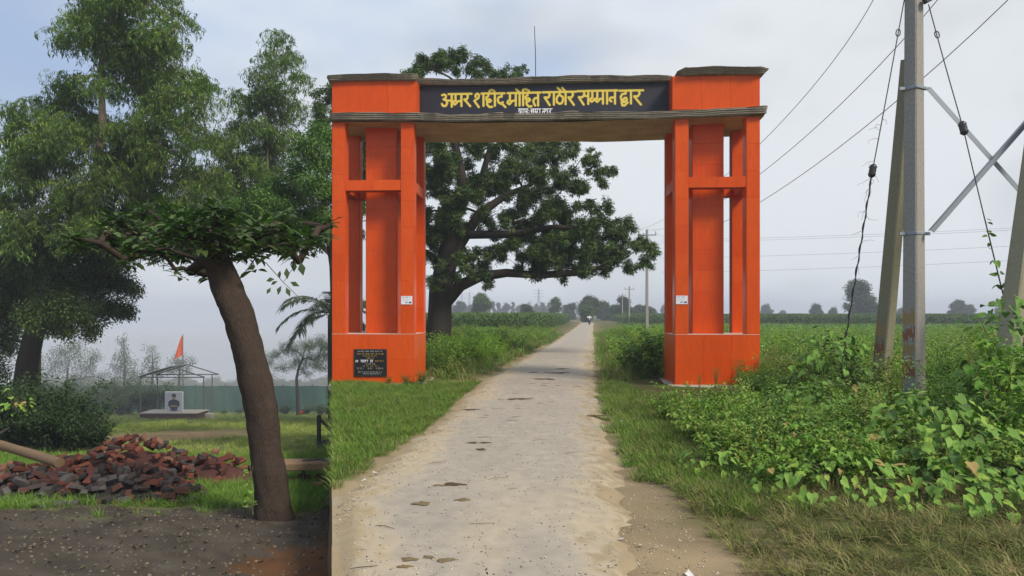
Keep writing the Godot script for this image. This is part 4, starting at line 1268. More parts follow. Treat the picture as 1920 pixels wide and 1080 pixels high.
# ---------------------------------------------------------------- trees
func trees() -> void:
	var ros := rosette(9, 0.17, 0.048, 0.3)
	var DARK := [Color(0.075, 0.115, 0.038), Color(0.055, 0.088, 0.032), Color(0.125, 0.175, 0.05)]
	# the old spreading tree behind the gateway
	var blobs := [[790, 128, 22], [822, 118, 20], [838, 106, 18], [868, 118, 24], [900, 128, 20], [930, 142, 16], [955, 138, 15], [975, 132, 12], [610, 175, 22], [605, 215, 24], [640, 250, 40], [770, 140, 16],
		[660, 330, 42], [665, 420, 40], [745, 300, 40], [748, 400, 40], [750, 470, 36], [700, 280, 40], [820, 285, 36], [868, 285, 34], [915, 280, 30], [958, 285, 32], [1005, 283, 30], [1042, 285, 26], [1075, 275, 16],
		[830, 340, 34], [880, 345, 26], [935, 335, 32], [985, 335, 32], [1030, 340, 30], [1070, 345, 26], [1102, 305, 18], [1112, 290, 11], [1130, 325, 20], [1148, 318, 12], [1090, 375, 28], [1050, 390, 34], [1000, 385, 36], [950, 380, 32], [900, 385, 26], [845, 395, 34],
		[830, 445, 36], [915, 428, 22], [955, 430, 36], [1005, 435, 38], [1055, 440, 36], [1102, 430, 32], [1128, 395, 18], [1142, 432, 26], [1165, 430, 20], [1182, 448, 22], [1206, 460, 18], [1222, 470, 12], [1150, 470, 26], [1110, 475, 32], [1065, 485, 32], [1015, 485, 34], [965, 478, 28], [930, 470, 20], [905, 482, 22], [865, 475, 26], [835, 490, 22],
		[1050, 512, 16], [1095, 508, 18], [1135, 500, 18], [1170, 488, 18], [1205, 490, 14], [900, 515, 14], [915, 535, 11], [1000, 512, 14], [820, 320, 30], [860, 370, 26], [815, 415, 30], [860, 425, 24], [820, 470, 26], [845, 515, 18], [815, 530, 16], [880, 500, 20], [1080, 465, 30], [1030, 465, 30], [990, 460, 28], [1180, 505, 12], [1215, 495, 10]]
	var tr := [P(822, 668, 30.0), P(824, 600, 30.0), P(826, 545, 30.0), P(838, 480, 30.2), P(852, 420, 30.0), P(868, 350, 30.0), P(850, 250, 30.0)]
	tr[0].y = main_h(tr[0].x, 30.0) - 0.1
	tree("spreading_tree", "old dark spreading tree with a broad crown behind the gateway", "", tr, [0.62, 0.5, 0.46, 0.4, 0.3, 0.22, 0.12], masses_at(clumped(blobs, 5, 0.5), 30.0, 2.0, 1.0), {"bark": M.dark_bark, "leaf": M.leaf, "leaves": ros, "cols": DARK, "per": 800.0, "size": 0.85, "fork": 0.3, "tilt": 1.2, "boughs": [[[P(828, 575, 30.0), P(862, 535, 29.8), P(900, 518, 29.6), P(950, 512, 29.4), P(1010, 516, 29.2), P(1080, 512, 29.2), P(1135, 500, 29.4), P(1180, 480, 29.6)], [0.3, 0.24, 0.2, 0.17, 0.15, 0.12, 0.08, 0.04]], [[P(836, 495, 30.0), P(868, 450, 30.3), P(900, 400, 30.5), P(950, 365, 30.6), P(1010, 340, 30.8)], [0.26, 0.22, 0.17, 0.12, 0.06]], [[P(858, 395, 30.0), P(905, 330, 29.5), P(920, 270, 29.4)], [0.2, 0.14, 0.08]], [[P(880, 440, 30.0), P(960, 440, 29.2), P(1040, 425, 28.8), P(1110, 430, 28.8)], [0.17, 0.14, 0.1, 0.05]]], "twig": 0.042, "rough": 0.3, "twigs": 7, "down": 0.9})
	# the tall gum trees above the yard
	var spray := hanging_spray(15, 0.62, 0.21, 0.036)
	var GUM := [Color(0.145, 0.24, 0.06), Color(0.1, 0.175, 0.055), Color(0.22, 0.31, 0.06), Color(0.13, 0.205, 0.065)]
	blobs = [[230, -90, 70], [200, -30, 60], [290, -40, 60], [170, 20, 45], [235, 20, 55], [300, 25, 45], [345, 45, 18], [155, 65, 34], [210, 80, 40], [262, 85, 50], [315, 90, 36], [230, 140, 42], [290, 150, 48], [335, 150, 34], [370, 160, 26], [140, 165, 34], [180, 160, 22], [265, 205, 50], [330, 210, 45], [385, 190, 28], [130, 215, 36], [170, 235, 36], [85, 205, 28], [50, 215, 26], [20, 230, 26], [40, 260, 34], [90, 260, 40], [225, 260, 45], [290, 270, 48], [350, 265, 42], [395, 255, 24], [140, 290, 44], [60, 310, 44], [15, 320, 34], [190, 320, 48], [250, 325, 48], [310, 330, 48], [365, 325, 40], [410, 320, 26], [20, 380, 42], [75, 375, 44], [130, 360, 44], [190, 385, 48], [250, 390, 48], [310, 395, 48], [370, 390, 44], [410, 380, 30], [30, 430, 40], [90, 430, 44], [150, 435, 46], [210, 440, 46]]
	tr = [Q(62, 30.0), P(66, 640, 30.0), P(110, 500, 28.0), P(178, 340, 26.0), P(192, 240, 26.0), P(190, 120, 26.0), P(215, 20, 26.0), P(235, -90, 26.0)]
	tree("gum_tree", "tall drooping gum tree with narrow leaves, the highest beside the yard", "tall gum trees by the yard", tr, [0.26, 0.22, 0.19, 0.16, 0.13, 0.1, 0.08, 0.05], masses_at(clumped(blobs, 3, 0.6), 26.0, 1.6, 1.2), {"bark": M.pale_bark, "leaf": M.leaf, "leaves": spray, "cols": GUM, "per": 320.0, "fork": 0.4, "twig": 0.03, "tilt": 0.9, "arch": 0.1, "twigs": 3})
	blobs = [[525, 72, 16], [515, 105, 22], [545, 100, 18], [498, 130, 20], [535, 140, 26], [485, 165, 24], [520, 180, 30], [560, 150, 16], [462, 175, 18], [450, 200, 20], [495, 215, 30], [540, 210, 26], [470, 245, 28], [515, 255, 28], [440, 250, 20], [485, 290, 30], [530, 285, 20], [450, 300, 28], [440, 340, 30], [480, 345, 34], [520, 330, 18], [430, 385, 34], [475, 395, 38], [520, 400, 30], [440, 425, 32], [490, 435, 34], [395, 430, 34], [350, 440, 38], [300, 445, 38], [540, 435, 26], [415, 270, 22], [420, 310, 24], [405, 350, 26], [550, 350, 22], [555, 250, 18], [500, 370, 28], [460, 370, 28], [575, 300, 20]]
	tr = [Q(662, 31.0), P(658, 640, 31.0), P(645, 500, 31.0), P(560, 420, 31.0), P(500, 330, 31.0), P(505, 200, 31.0), P(520, 90, 31.0)]
	tree("gum_tree", "slender airy gum tree between the highest gum tree and the gateway", "tall gum trees by the yard", tr, [0.2, 0.17, 0.14, 0.1, 0.07, 0.05, 0.03], masses_at(clumped(blobs, 3, 0.6), 31.0, 1.3, 1.2), {"bark": M.pale_bark, "leaf": M.leaf, "leaves": spray, "cols": GUM, "per": 300.0, "fork": 0.5, "twig": 0.025, "tilt": 0.9, "twigs": 3})
	blobs = [[600, 250, 22], [575, 275, 26], [610, 300, 30], [560, 320, 24], [590, 345, 32], [620, 360, 30], [555, 370, 26], [590, 400, 32], [625, 420, 30], [560, 420, 28], [600, 445, 26], [650, 300, 26], [660, 380, 30], [520, 350, 26], [490, 380, 28], [530, 400, 28], [450, 400, 28], [500, 425, 28], [460, 440, 26], [410, 415, 26], [420, 445, 24], [540, 450, 22], [375, 430, 22]]
	tr = [Q(634, 24.0), P(632, 640, 24.0), P(625, 500, 24.0), P(610, 400, 24.0), P(600, 300, 24.0)]
	tree("leafy_tree", "bushy mid-green tree close behind the plaque tower", "", tr, [0.2, 0.17, 0.13, 0.09, 0.05], masses_at(blobs, 24.0, 0.8), {"bark": M.bark, "leaf": M.leaf, "leaves": leaf_ball(22, 0.2, 0.1, 0.045), "cols": [Color(0.11, 0.2, 0.045), Color(0.085, 0.15, 0.04), Color(0.16, 0.27, 0.05)], "per": 380.0, "fork": 0.45})
	# the dark shade tree in the yard
	blobs = [[20, 470, 50], [70, 470, 50], [120, 465, 46], [170, 470, 42], [30, 530, 52], [85, 535, 52], [140, 530, 48], [190, 520, 40], [225, 530, 26], [248, 545, 15], [20, 590, 44], [75, 595, 40], [130, 585, 40], [180, 580, 34], [215, 575, 22], [240, 585, 15], [170, 620, 18], [120, 618, 20], [-30, 560, 50], [200, 480, 30], [10, 640, 30], [-20, 690, 34], [225, 490, 20]]
	tr = [Q(45, 28.0), P(46, 740, 28.0), P(52, 680, 28.0), P(62, 630, 28.0), P(80, 580, 28.0), P(100, 500, 28.0)]
	tree("shade_tree", "big dark shade tree with a short thick trunk beside the tangled bush", "", tr, [0.5, 0.42, 0.38, 0.34, 0.26, 0.12], masses_at(blobs, 28.0, 2.0, 0.85), {"bark": M.dark_bark, "leaf": M.leaf, "leaves": leaf_ball(24, 0.26, 0.12, 0.055), "cols": DARK, "per": 260.0, "fork": 0.5, "twig": 0.04, "rough": 0.2})
	# the leaning tree in front
	var big := rosette(7, 0.25, 0.1, 0.35)
	blobs = [[215, 462, 26], [250, 470, 26], [290, 470, 30], [330, 480, 30], [370, 488, 30], [410, 480, 34], [455, 480, 30], [495, 470, 26], [530, 462, 26], [560, 462, 20], [585, 450, 18], [610, 452, 15], [250, 438, 30], [300, 440, 34], [350, 445, 36], [400, 440, 38], [450, 440, 36], [500, 440, 30], [545, 440, 24], [385, 515, 16], [355, 512, 14], [330, 505, 12], [465, 505, 10], [320, 415, 30], [380, 412, 32], [440, 415, 28], [200, 440, 24], [170, 455, 20], [225, 420, 26], [270, 405, 28], [340, 400, 26], [410, 398, 24], [480, 415, 26], [530, 420, 26], [580, 425, 24], [610, 430, 20], [150, 470, 18], [130, 450, 22], [560, 490, 9], [590, 478, 10], [285, 492, 12], [235, 490, 12]]
	var bl := []
	for q in blobs: bl.append([P(q[0], q[1], 9.17 + rf(-0.8, 3.2) * (1.0 if q[1] < 450 else 0.5)), q[2] / FL * 9.4, 0.8])
	for q in [[398, 440, 22], [385, 462, 20], [418, 462, 20], [405, 418, 20], [432, 445, 18], [370, 430, 20]]: bl.append([P(q[0], q[1], 8.75), q[2] / FL * 9.0, 0.9])
	tr = [P(517, 985, 9.17), P(512, 950, 9.17), P(506, 890, 9.17), P(497, 830, 9.17), P(490, 770, 9.17), P(473, 690, 9.17), P(452, 610, 9.17), P(428, 545, 9.17), P(408, 490, 9.17), P(396, 458, 9.2), P(384, 425, 9.3)]
	tree("leaning_tree", "stout rough trunk leaning over the yard with large dark hanging leaves", "", tr, [0.27, 0.235, 0.21, 0.19, 0.19, 0.185, 0.18, 0.17, 0.15, 0.09, 0.03], bl, {"bark": M.bark, "leaf": M.leaf, "leaves": big, "cols": [Color(0.075, 0.115, 0.042), Color(0.06, 0.095, 0.037), Color(0.105, 0.155, 0.05)], "per": 270.0, "fork": 0.8, "limb": 0.08, "twig": 0.1, "rough": 0.2, "sides": 30, "fine": 70, "twigs": 6, "size": 0.72})
	var tw := thing("leafy_twig", "sparse twig with a few single leaves hanging beside the leaning trunk", "twig", P(560, 470, 9.0))
	var s := MB.new()
	var org := tw.position
	var line := [P(545, 462, 9.0) - org, P(530, 505, 9.0) - org, P(545, 530, 9.0) - org, P(572, 568, 9.0) - org]
	s.tube([P(498, 492, 9.0) - org, P(530, 528, 9.0) - org, P(575, 572, 9.0) - org], [0.005, 0.004, 0.002], 4, false)
	s.tube([P(552, 470, 9.0) - org, P(548, 505, 9.0) - org, P(532, 528, 9.0) - org], [0.005, 0.004, 0.003], 4, false)
	obj("stem", s.mesh(), M.dark_bark, tw)
	var lm := leafy("twig_leaf", Color(0.06, 0.095, 0.037), 0.3)
	for k in [[505, 525, 190, 0.13], [512, 532, 210, 0.1], [524, 545, 250, 0.13], [540, 548, 290, 0.13], [553, 533, -25, 0.13], [524, 512, 95, 0.11], [503, 548, 240, 0.1], [551, 498, 260, 0.16], [566, 500, 285, 0.2], [538, 512, 275, 0.15]]:
		var lf := MB.new()
		var a := deg_to_rad(k[2])
		lf.leaf(Vector3.ZERO, Vector3(cos(a), sin(a), rf(-0.3, 0.3)).normalized(), Vector3(rf(-0.3, 0.3), rf(-0.1, 0.3), 1).normalized(), k[3], k[3] * 0.48, 0.05, 0.12)
		obj("leaf", lf.mesh(), lm, tw, Transform3D(Basis(), P(k[0] + 10 * -cos(a), k[1] + 10 * sin(a), 9.0) - org))
	# a fig-like small tree and a date palm at the right of the yard
	blobs = [[515, 668, 18], [545, 655, 22], [575, 650, 24], [605, 645, 24], [530, 690, 15], [560, 680, 22], [590, 675, 24], [612, 665, 22], [575, 700, 14], [600, 690, 14], [505, 682, 10]]
	tr = [Q(559, 45.0), P(558, 740, 45.0), P(556, 710, 45.0), P(560, 690, 45.0), P(568, 670, 45.0)]
	tree("flat_topped_tree", "small flat-topped feathery tree standing before the green net fence", "", tr, [0.13, 0.11, 0.09, 0.07, 0.05], masses_at(blobs, 45.0, 0.7, 0.65), {"bark": M.dark_bark, "leaf": M.leaf, "leaves": leaf_ball(26, 0.24, 0.1, 0.03), "cols": [Color(0.09, 0.15, 0.05), Color(0.07, 0.12, 0.045)], "per": 130.0, "fork": 0.55, "merge": true})
	palm()
	# hazy young trees by the fence
	var yt := [[125, 52.0, [[95, 690, 26], [130, 680, 28], [165, 690, 26], [110, 660, 20], [140, 650, 20], [175, 670, 18], [85, 715, 22], [150, 712, 24], [190, 712, 18]], "broad pale-leaved young tree by the net fence near the shade tree"],
		[232, 56.0, [[232, 640, 12], [228, 660, 17], [240, 680, 20], [222, 690, 18], [235, 708, 22], [255, 700, 14]], "pointed young tree by the net fence left of the shelter"],
		[285, 58.0, [[282, 652, 10], [285, 670, 15], [280, 690, 18], [295, 700, 16], [268, 705, 12]], "slim young tree close behind the shelter's roof sheet"],
		[335, 57.0, [[328, 675, 13], [345, 672, 13], [335, 688, 16], [350, 695, 13], [318, 690, 13], [358, 678, 9]], "leafy young tree behind the flag"]]
	for k in yt:
		tr = [Q(k[0], k[1]), P(k[0], 735, k[1]), P(k[0] + 2, 690, k[1]), P(k[0], k[2][0][1] + 10, k[1])]
		tree("young_tree", k[3], "young trees along the fence", tr, [0.12, 0.1, 0.07, 0.03], masses_at(k[2], k[1], 0.6), {"bark": M.bark, "leaf": M.leaf, "leaves": leaf_ball(20, 0.3, 0.14, 0.06), "cols": [Color(0.11, 0.15, 0.06), Color(0.09, 0.125, 0.05)], "per": 38.0, "fork": 0.4, "merge": true})

func clumped(list: Array, n: int, share: float) -> Array:    # breaks each mass into smaller clumps
	var o := []
	for m in list:
		for i in n:
			var a := TAU * i / n + rf(-0.6, 0.6)
			o.append([m[0] + cos(a) * m[2] * rf(0.2, 1.0), m[1] + sin(a) * m[2] * rf(0.2, 1.0), m[2] * share * rf(0.6, 1.25)])
	return o

func palm() -> void:
	var d := 38.0
	var base := Q(622, d)
	var t := thing("date_palm", "date palm with arching feathery fronds at the yard's edge", "palm", base)
	var top := P(621, 590, d) - base
	var tb := MB.new()
	tb.tube([Vector3.ZERO, top * 0.5, top], [0.2, 0.17, 0.19], 10, true, 0.4, noise)
	obj("trunk", tb.mesh(), M.dark_bark, t)
	var pm := leafy("palm_leaf", Color(0.085, 0.115, 0.05), 0.25)
	for i in 22:
		var a := TAU * i / 22 + rf(-0.1, 0.1)
		var el := rf(-0.1, 1.2)
		var f := MB.new()
		var dir := Vector3(cos(a) * cos(el), sin(el), sin(a) * cos(el))
		var p := top
		var pts := []
		for k in 11:
			pts.append(p)
			p += dir * 0.29
			dir = (dir + Vector3(0, -0.17, 0)).normalized()
		f.tube(pts, [0.02, 0.018, 0.016, 0.014, 0.012, 0.01, 0.008, 0.007, 0.006, 0.005, 0.004], 3, false)
		for k in 110:
			var q := rf(0.08, 0.99) * 9.99
			var o: Vector3 = pts[int(q)].lerp(pts[int(q) + 1], q - int(q))
			var tn: Vector3 = (pts[int(q) + 1] - pts[int(q)]).normalized()
			var sd := tn.cross(Vector3.UP).normalized() * (1.0 if k % 2 else -1.0)
			var ld := (sd + tn * 0.9 + Vector3(0, rf(-0.4, 0.2), 0)).normalized()
			f.blade(o, ld, Vector3(0, -0.5, 0) + tn * 0.2, rf(0.4, 0.65), 0.05)
		obj("frond", f.mesh(), pm, t)

func far_trees() -> void:
	var cl := leaf_ball(16, 0.62, 0.5, 0.26)
	var protos := []
	var put := func(called: String, label: String, group: String, x: float, d: float, h: float, w: float, kind: int, cols: Array, y0: float) -> void:
		# kind 0 round on a short trunk, 1 tall and slim, 2 wide and bushy to the ground
		var tr := [Vector3(x, y0, -d), Vector3(x + 0.1, y0 + h * 0.3, -d), Vector3(x, y0 + h * 0.62, -d)]
		var ms := []
		var n: int = [13, 9, 14][kind]
		for i in n:
			var f := (i + 0.5) / n
			var yy: float = lerpf([0.38, 0.25, 0.16][kind], 0.9, f) * h
			var ww: float = w * 0.5 * [sin(PI * (0.25 + 0.68 * f)), 1.0 - 0.75 * f, sqrt(1.0 - f * f * 0.85)][kind]
			var a := rf(0, TAU)
			var r := ww * sqrt(rng.randf()) * 0.75
			ms.append([Vector3(x + cos(a) * r, y0 + yy, -d + sin(a) * r), maxf(0.4, w * rf(0.17, 0.26)), 0.9])
		var big := clampf(w / 6.0, 0.6, 1.6)
		tree(called, label, group, tr, [0.22 * big, 0.17 * big, 0.09 * big], ms, {"bark": M.dark_bark, "leaf": M.far_leaf, "leaves": cl, "cols": cols, "per": 34.0 / (big * big), "size": big, "fork": 0.4, "merge": true, "sides": 6, "twigs": 1})
	var A := [Color(0.06, 0.1, 0.03), Color(0.045, 0.08, 0.028), Color(0.075, 0.12, 0.035)]
	var B := [Color(0.09, 0.16, 0.04), Color(0.075, 0.135, 0.035)]
	var at_px := func(called: String, label: String, group: String, px: float, top: float, width: float, d: float, kind: int, cols: Array) -> void:
		put.call(called, label, group, (px - 960.0) / FL * d, d, EYE + (590.0 - top) / FL * d, width / FL * d, kind, cols, 0.0)
	at_px.call("field_tree", "round fresh green tree standing alone in the maize", "", 900, 552, 38, 165, 0, B)
	at_px.call("field_tree", "low dark domed tree in the maize", "", 988, 571, 30, 170, 2, A)
	at_px.call("field_tree", "upright leafy tree behind the maize near the lane's end", "", 1042, 558, 26, 190, 0, B)
	at_px.call("field_tree", "large tree over the bend of the lane behind the motorcycle", "", 1105, 556, 40, 175, 0, A)
	at_px.call("field_tree", "small bright bushy tree beside the motorcycle", "", 1103, 574, 28, 150, 2, B)
	for k in [[1070, 572, 30, 230], [1135, 568, 36, 200], [1152, 572, 26, 190], [1168, 556, 32, 180], [1196, 574, 28, 210], [1212, 573, 26, 200], [1225, 578, 22, 220]]:
		at_px.call("distant_tree", "dark distant tree behind the line poles", "dark trees behind the line poles", k[0], k[1], k[2], k[3], 2, A)
	for k in [[842, 568, 14, 380], [862, 565, 26, 320], [885, 572, 20, 420], [925, 563, 12, 420], [935, 566, 14, 450], [950, 569, 16, 430], [962, 564, 12, 420], [1005, 568, 14, 450], [1018, 566, 13, 430], [1030, 566, 12, 430], [1058, 572, 16, 420], [1088, 576, 20, 430], [975, 572, 18, 480], [912, 572, 18, 480], [855, 574, 26, 460], [872, 576, 26, 470], [1015, 575, 26, 480], [1250, 576, 30, 420]]:
		at_px.call("hazy_tree", "hazy blue-grey tree on the horizon beyond the maize", "hazy trees beyond the maize", k[0], k[1], k[2], k[3], 1 if k[2] < 15 else 0, A)
	at_px.call("field_tree", "big dark broad tree between the guy wire and the leaning strut", "", 1616, 524, 58, 190, 2, A)
	for k in [[1437, 573, 24, 380], [1467, 583, 14, 420], [1530, 572, 26, 260], [1562, 578, 18, 280], [1700, 574, 22, 300], [1795, 566, 34, 260], [1818, 572, 20, 280], [1692, 580, 22, 330], [1880, 576, 30, 300]]:
		at_px.call("distant_tree", "grey-green distant tree beyond the dark maize field", "trees beyond the dark maize", k[0], k[1], k[2], k[3], 2 if k[2] > 20 else 0, A)
	# beyond the yard's fence the land goes on falling
	for i in 34:
		var px := 100.0 + i * 16.5 + rf(-5, 5)
		var d := rf(110.0, 190.0)
		var q := Q(px, d)
		put.call("far_yard_tree", "low hazy tree in the row beyond the green net fence", "tree row beyond the net fence", q.x, d, (730.0 - rf(703.0, 716.0)) / FL * d + 0.6, rf(4.0, 7.0), 2, A, q.y - 0.3)

# ---------------------------------------------------------------- the yard's things
func brick_mesh(l: float) -> ArrayMesh:
	var b := MB.new()
	b.box(Transform3D(), Vector3(l, 0.07, 0.11), 0.008)
	for i in b.v.size():                                    # chipped and uneven, alike at shared corners
		var p := b.v[i]
		b.v[i] += Vector3(noise.get_noise_3d(p.x * 900, p.y * 900, p.z * 900 + l * 999), noise.get_noise_3d(p.x * 900 + 50, p.y * 900, p.z * 900), noise.get_noise_3d(p.x * 900, p.y * 900 + 70, p.z * 900)) * 0.022
	return b.mesh()

func heap(called: String, piece: String, label: String, lobes: Array, count: int, meshes: Array, mats: Array, core: Material) -> void:
	var c: Vector3 = lobes[0][0]
	var t := thing(called, label, "heap", c)
	var hgt := func(x: float, z: float) -> float:
		var h := -9.0
		for l in lobes:
			var q := Vector2((x - l[0].x) / l[1], (z - l[0].z) / l[2])
			if q.length() < 1.0: h = maxf(h, yard_h(x, -z) + l[3] * (1.0 - pow(q.length(), 1.5)))
		return h
	var k := 0
	while k < count:
		var l = lobes[0]
		var dart: float = rng.randf() * lobes.reduce(func(s, q): return s + q[1] * q[2], 0.0)
		for q in lobes:
			l = q
			dart -= q[1] * q[2]
			if dart < 0.0: break
		var a := rf(0, TAU)
		var r := sqrt(rng.randf())
		var x: float = l[0].x + cos(a) * r * l[1]
		var z: float = l[0].z + sin(a) * r * l[2]
		var y: float = hgt.call(x, z)
		if y < -8.0: y = yard_h(x, -z)
		var e := 0.75 if rng.randf() < 0.75 else 1.5
		var b := Basis.from_euler(Vector3(rf(-0.5, 0.5) * e, rf(0, TAU), rf(-0.5, 0.5) * e))
		obj(piece, meshes[rng.randi() % meshes.size()], mats[rng.randi() % mats.size()], t, Transform3D(b.scaled(Vector3(rf(0.5, 1.3), rf(0.7, 1.3), rf(0.6, 1.3))), Vector3(x, y + rf(-0.03, 0.03), z) - c))
		k += 1
	for l in lobes:                                         # crumbled stuff that fills the heap
		var m := MB.new()
		var rows := []
		for i in 9:
			var row := []
			var r := 1.0 - i / 8.0
			for j in 28:
				var a := TAU * j / 28
				var x: float = l[0].x + cos(a) * r * l[1]
				var z: float = l[0].z + sin(a) * r * l[2]
				row.append(Vector3(x, yard_h(x, -z) + l[3] * 0.68 * (1.0 - pow(r, 1.5)) + 0.03 * noise.get_noise_2d(x * 200, z * 200) - 0.03, z) - c)
			rows.append(row)
		m.grid(rows, true)
		obj("rubble_core", m.mesh(), core, t)

func yard() -> void:
	var bm := [brick_mesh(0.22), brick_mesh(0.21), brick_mesh(0.14), brick_mesh(0.1), brick_mesh(0.17)]
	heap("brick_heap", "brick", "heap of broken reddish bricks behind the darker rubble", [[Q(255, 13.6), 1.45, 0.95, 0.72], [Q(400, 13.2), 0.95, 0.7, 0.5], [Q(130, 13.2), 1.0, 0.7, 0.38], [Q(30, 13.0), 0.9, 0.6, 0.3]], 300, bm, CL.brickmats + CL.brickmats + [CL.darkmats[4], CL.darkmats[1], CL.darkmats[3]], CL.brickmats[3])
	heap("rubble_heap", "stone", "low heap of rubble darkened for canopy shade at the bare earth's edge", [[Q(235, 11.0), 1.15, 0.65, 0.5], [Q(90, 11.0), 0.9, 0.55, 0.4], [Q(0, 11.0), 0.8, 0.5, 0.32], [Q(330, 10.7), 0.45, 0.4, 0.2]], 280, bm, CL.darkmats + CL.darkmats + [CL.brickmats[0], CL.brickmats[1], CL.brickmats[3]], CL.darkmats[2])
	var lg := thing("log", "pale barked log lying across the brick heap", "log", P(55, 850, 11.6))
	var b := MB.new()
	b.tube([P(0, 834, 12.2) - lg.position, P(30, 842, 11.9) - lg.position, P(62, 852, 11.6) - lg.position, P(112, 868, 11.2) - lg.position], [0.075, 0.085, 0.09, 0.08], 10, true, 0.35, noise)
	obj("trunk_piece", b.mesh(), M.old_wood, lg)
	b = MB.new()
	b.tube([P(0, 834, 12.2) - lg.position, P(-6, 815, 12.2) - lg.position, P(18, 802, 12.3) - lg.position], [0.04, 0.03, 0.015], 6, true, 0.3, noise)
	obj("branch_stub", b.mesh(), M.grey_wood, lg)
	# flat stones on the bare earth
	for k in [[62, 950, 0.3], [95, 952, 0.34], [130, 948, 0.2], [30, 945, 0.22]]:
		var d: float = 2219.0 / (k[1] - 730.0)
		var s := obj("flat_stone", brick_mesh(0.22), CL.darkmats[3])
		s.transform = Transform3D(Basis(Vector3.UP, rf(0, 3)).scaled(Vector3(k[2] / 0.22, 0.8, 1.6)), Q(k[0], d) + Vector3(0, 0.02, 0))
		tag(s, "flat grey stone lying on the bare earth before the rubble", "stone", "stones on the bare earth")
	# slab bench
	var d2 := 12.6
	var o := Q(585, d2)
	var be := thing("slab_bench", "low concrete slab bench on brick legs beside the leaning trunk", "bench", o, 0.08)
	obj("seat", boxed(Vector3(1.0, 0.13, 0.42), 0.015), M.old_wood, be, at(-0.02, 0.33, 0))
	for x in [-0.12, 0.25]:
		var leg := obj("leg", boxed(Vector3(0.05, 0.27, 0.06), 0.006), M.grey_wood, be, at(x, 0.13, 0.1))
		leg.rotation.z = rf(-0.08, 0.08)
	for i in 5:
		obj("brick", bm[i % 3], CL.brickmats[i % 5], be, Transform3D(Basis(Vector3.UP, rf(-0.4, 0.4)), Vector3(-0.3 + 0.16 * i, 0.05 + 0.06 * (i % 2), -0.1 + 0.05 * (i % 3))))
	for k in [[-0.02, 0.03, 0.05], [0.16, -0.06, 0.0], [0.3, 0.05, 0.06]]:
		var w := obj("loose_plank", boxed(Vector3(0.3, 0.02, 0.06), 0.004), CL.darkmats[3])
		w.transform = Transform3D(Basis(Vector3.UP, rf(-0.5, 0.5)), o + Vector3(k[0], 0.408, k[1] - 0.05))
		tag(w, "short grey plank lying on the slab bench", "plank", "planks on the slab bench")
	var br := obj("loose_brick", bm[2], CL.brickmats[4])
	br.transform = Transform3D(Basis(Vector3.UP, 0.2).scaled(Vector3(1.1, 1.4, 1.1)), Q(597, 11.8) + Vector3(0, 0.06, 0))
	tag(br, "single pale brick on the grass before the slab bench", "brick")
	# broken wooden gate post
	var gp := thing("wooden_post", "dark wooden post with a slanting brace in the yard grass", "post", Q(598, 20.3))
	obj("upright", boxed(Vector3(0.1, 1.0, 0.1), 0.01), M.grey_wood, gp, at(0, 0.42, 0))
	b = MB.new()
	var tt := aim(Vector3(0.05, 0.78, 0.0), Vector3(0.52, 0.32, 0.05))
	b.box(tt * at(0, 0.33, 0), Vector3(0.07, 0.66, 0.06), 0.008)
	obj("brace", b.mesh(), M.grey_wood, gp)
	b = MB.new()
	b.box(at(0.3, 0.12, -0.02), Vector3(0.5, 0.22, 0.3), 0.06)
	obj("stump", b.mesh(), M.grey_wood, gp)
	# memorial plinth with a portrait board, shelter and flag
	var pc := Q(327, 40.0)
	var pl := thing("plinth", "low dark masonry plinth carrying the portrait board", "plinth", pc)
	obj("block", boxed(Vector3(3.05, 0.62, 1.4), 0.02), CL.darkmats[4], pl, at(0, 0.06, 0))
	obj("top_slab", boxed(Vector3(3.12, 0.05, 1.48), 0.01), M.cement, pl, at(0, 0.392, 0))
	var im := Image.create(256, 288, false, Image.FORMAT_RGB8)
	im.fill(Color(0.72, 0.72, 0.76))
	for e in [[128, 70, 30, 38, 0.62, 0.5, 0.45], [128, 48, 33, 24, 0.16, 0.15, 0.17], [128, 165, 78, 58, 0.2, 0.2, 0.28], [128, 225, 56, 60, 0.2, 0.2, 0.28], [70, 175, 26, 50, 0.2, 0.2, 0.28], [186, 175, 26, 50, 0.2, 0.2, 0.28]]:
		for y in range(maxi(0, e[1] - e[3]), mini(288, e[1] + e[3])):
			for x in range(maxi(0, e[0] - e[2]), mini(256, e[0] + e[2])):
				if Vector2(float(x - e[0]) / e[2], float(y - e[1]) / e[3]).length() < 1.0: im.set_pixel(x, y, Color(e[4], e[5], e[6]))
	im.fill_rect(Rect2i(80, 196, 100, 22), Color(0.62, 0.5, 0.45))
	im.fill_rect(Rect2i(70, 262, 116, 14), Color(0.3, 0.28, 0.45))
	var pb := thing("portrait_board", "white portrait board of a person in a dark shirt, arms folded, on the plinth", "board", pc + Vector3(0.12, 0.416, 0.3))
	obj("panel", boxed(Vector3(0.98, 1.08, 0.05), 0.02), M.paint, pb, at(0, 0.55, 0))
	obj("print", sheet(0.94, 1.04), printed(im, "portrait_print", 0.6), pb, at(0, 0.55, 0.028))
	var sb := obj("stone_block", boxed(Vector3(0.5, 0.34, 0.4), 0.04), M.cement)
	sb.position = Q(391, 40.5) + Vector3(0, 0.14, 0)
	tag(sb, "pale stone block lying beside the plinth", "stone")
	var sc := Q(336, 42.5)
	var sh := thing("shelter", "small gabled steel shelter frame with one roof sheet over the plinth", "shelter", sc)
	var g0 := EYE + (590.0 - 705.0) / FL * 42.5 - sc.y
	var gr := EYE + (590.0 - 686.0) / FL * 42.5 - sc.y
	for q in [[-1.78, 0.9], [1.78, 0.9], [-1.78, -1.1], [1.45, -1.1]]:
		b = MB.new()
		b.tube([Vector3(q[0], -0.1, q[1]), Vector3(q[0], g0, q[1])], [0.035, 0.035], 6)
		obj("post", b.mesh(), M.frame_steel, sh)
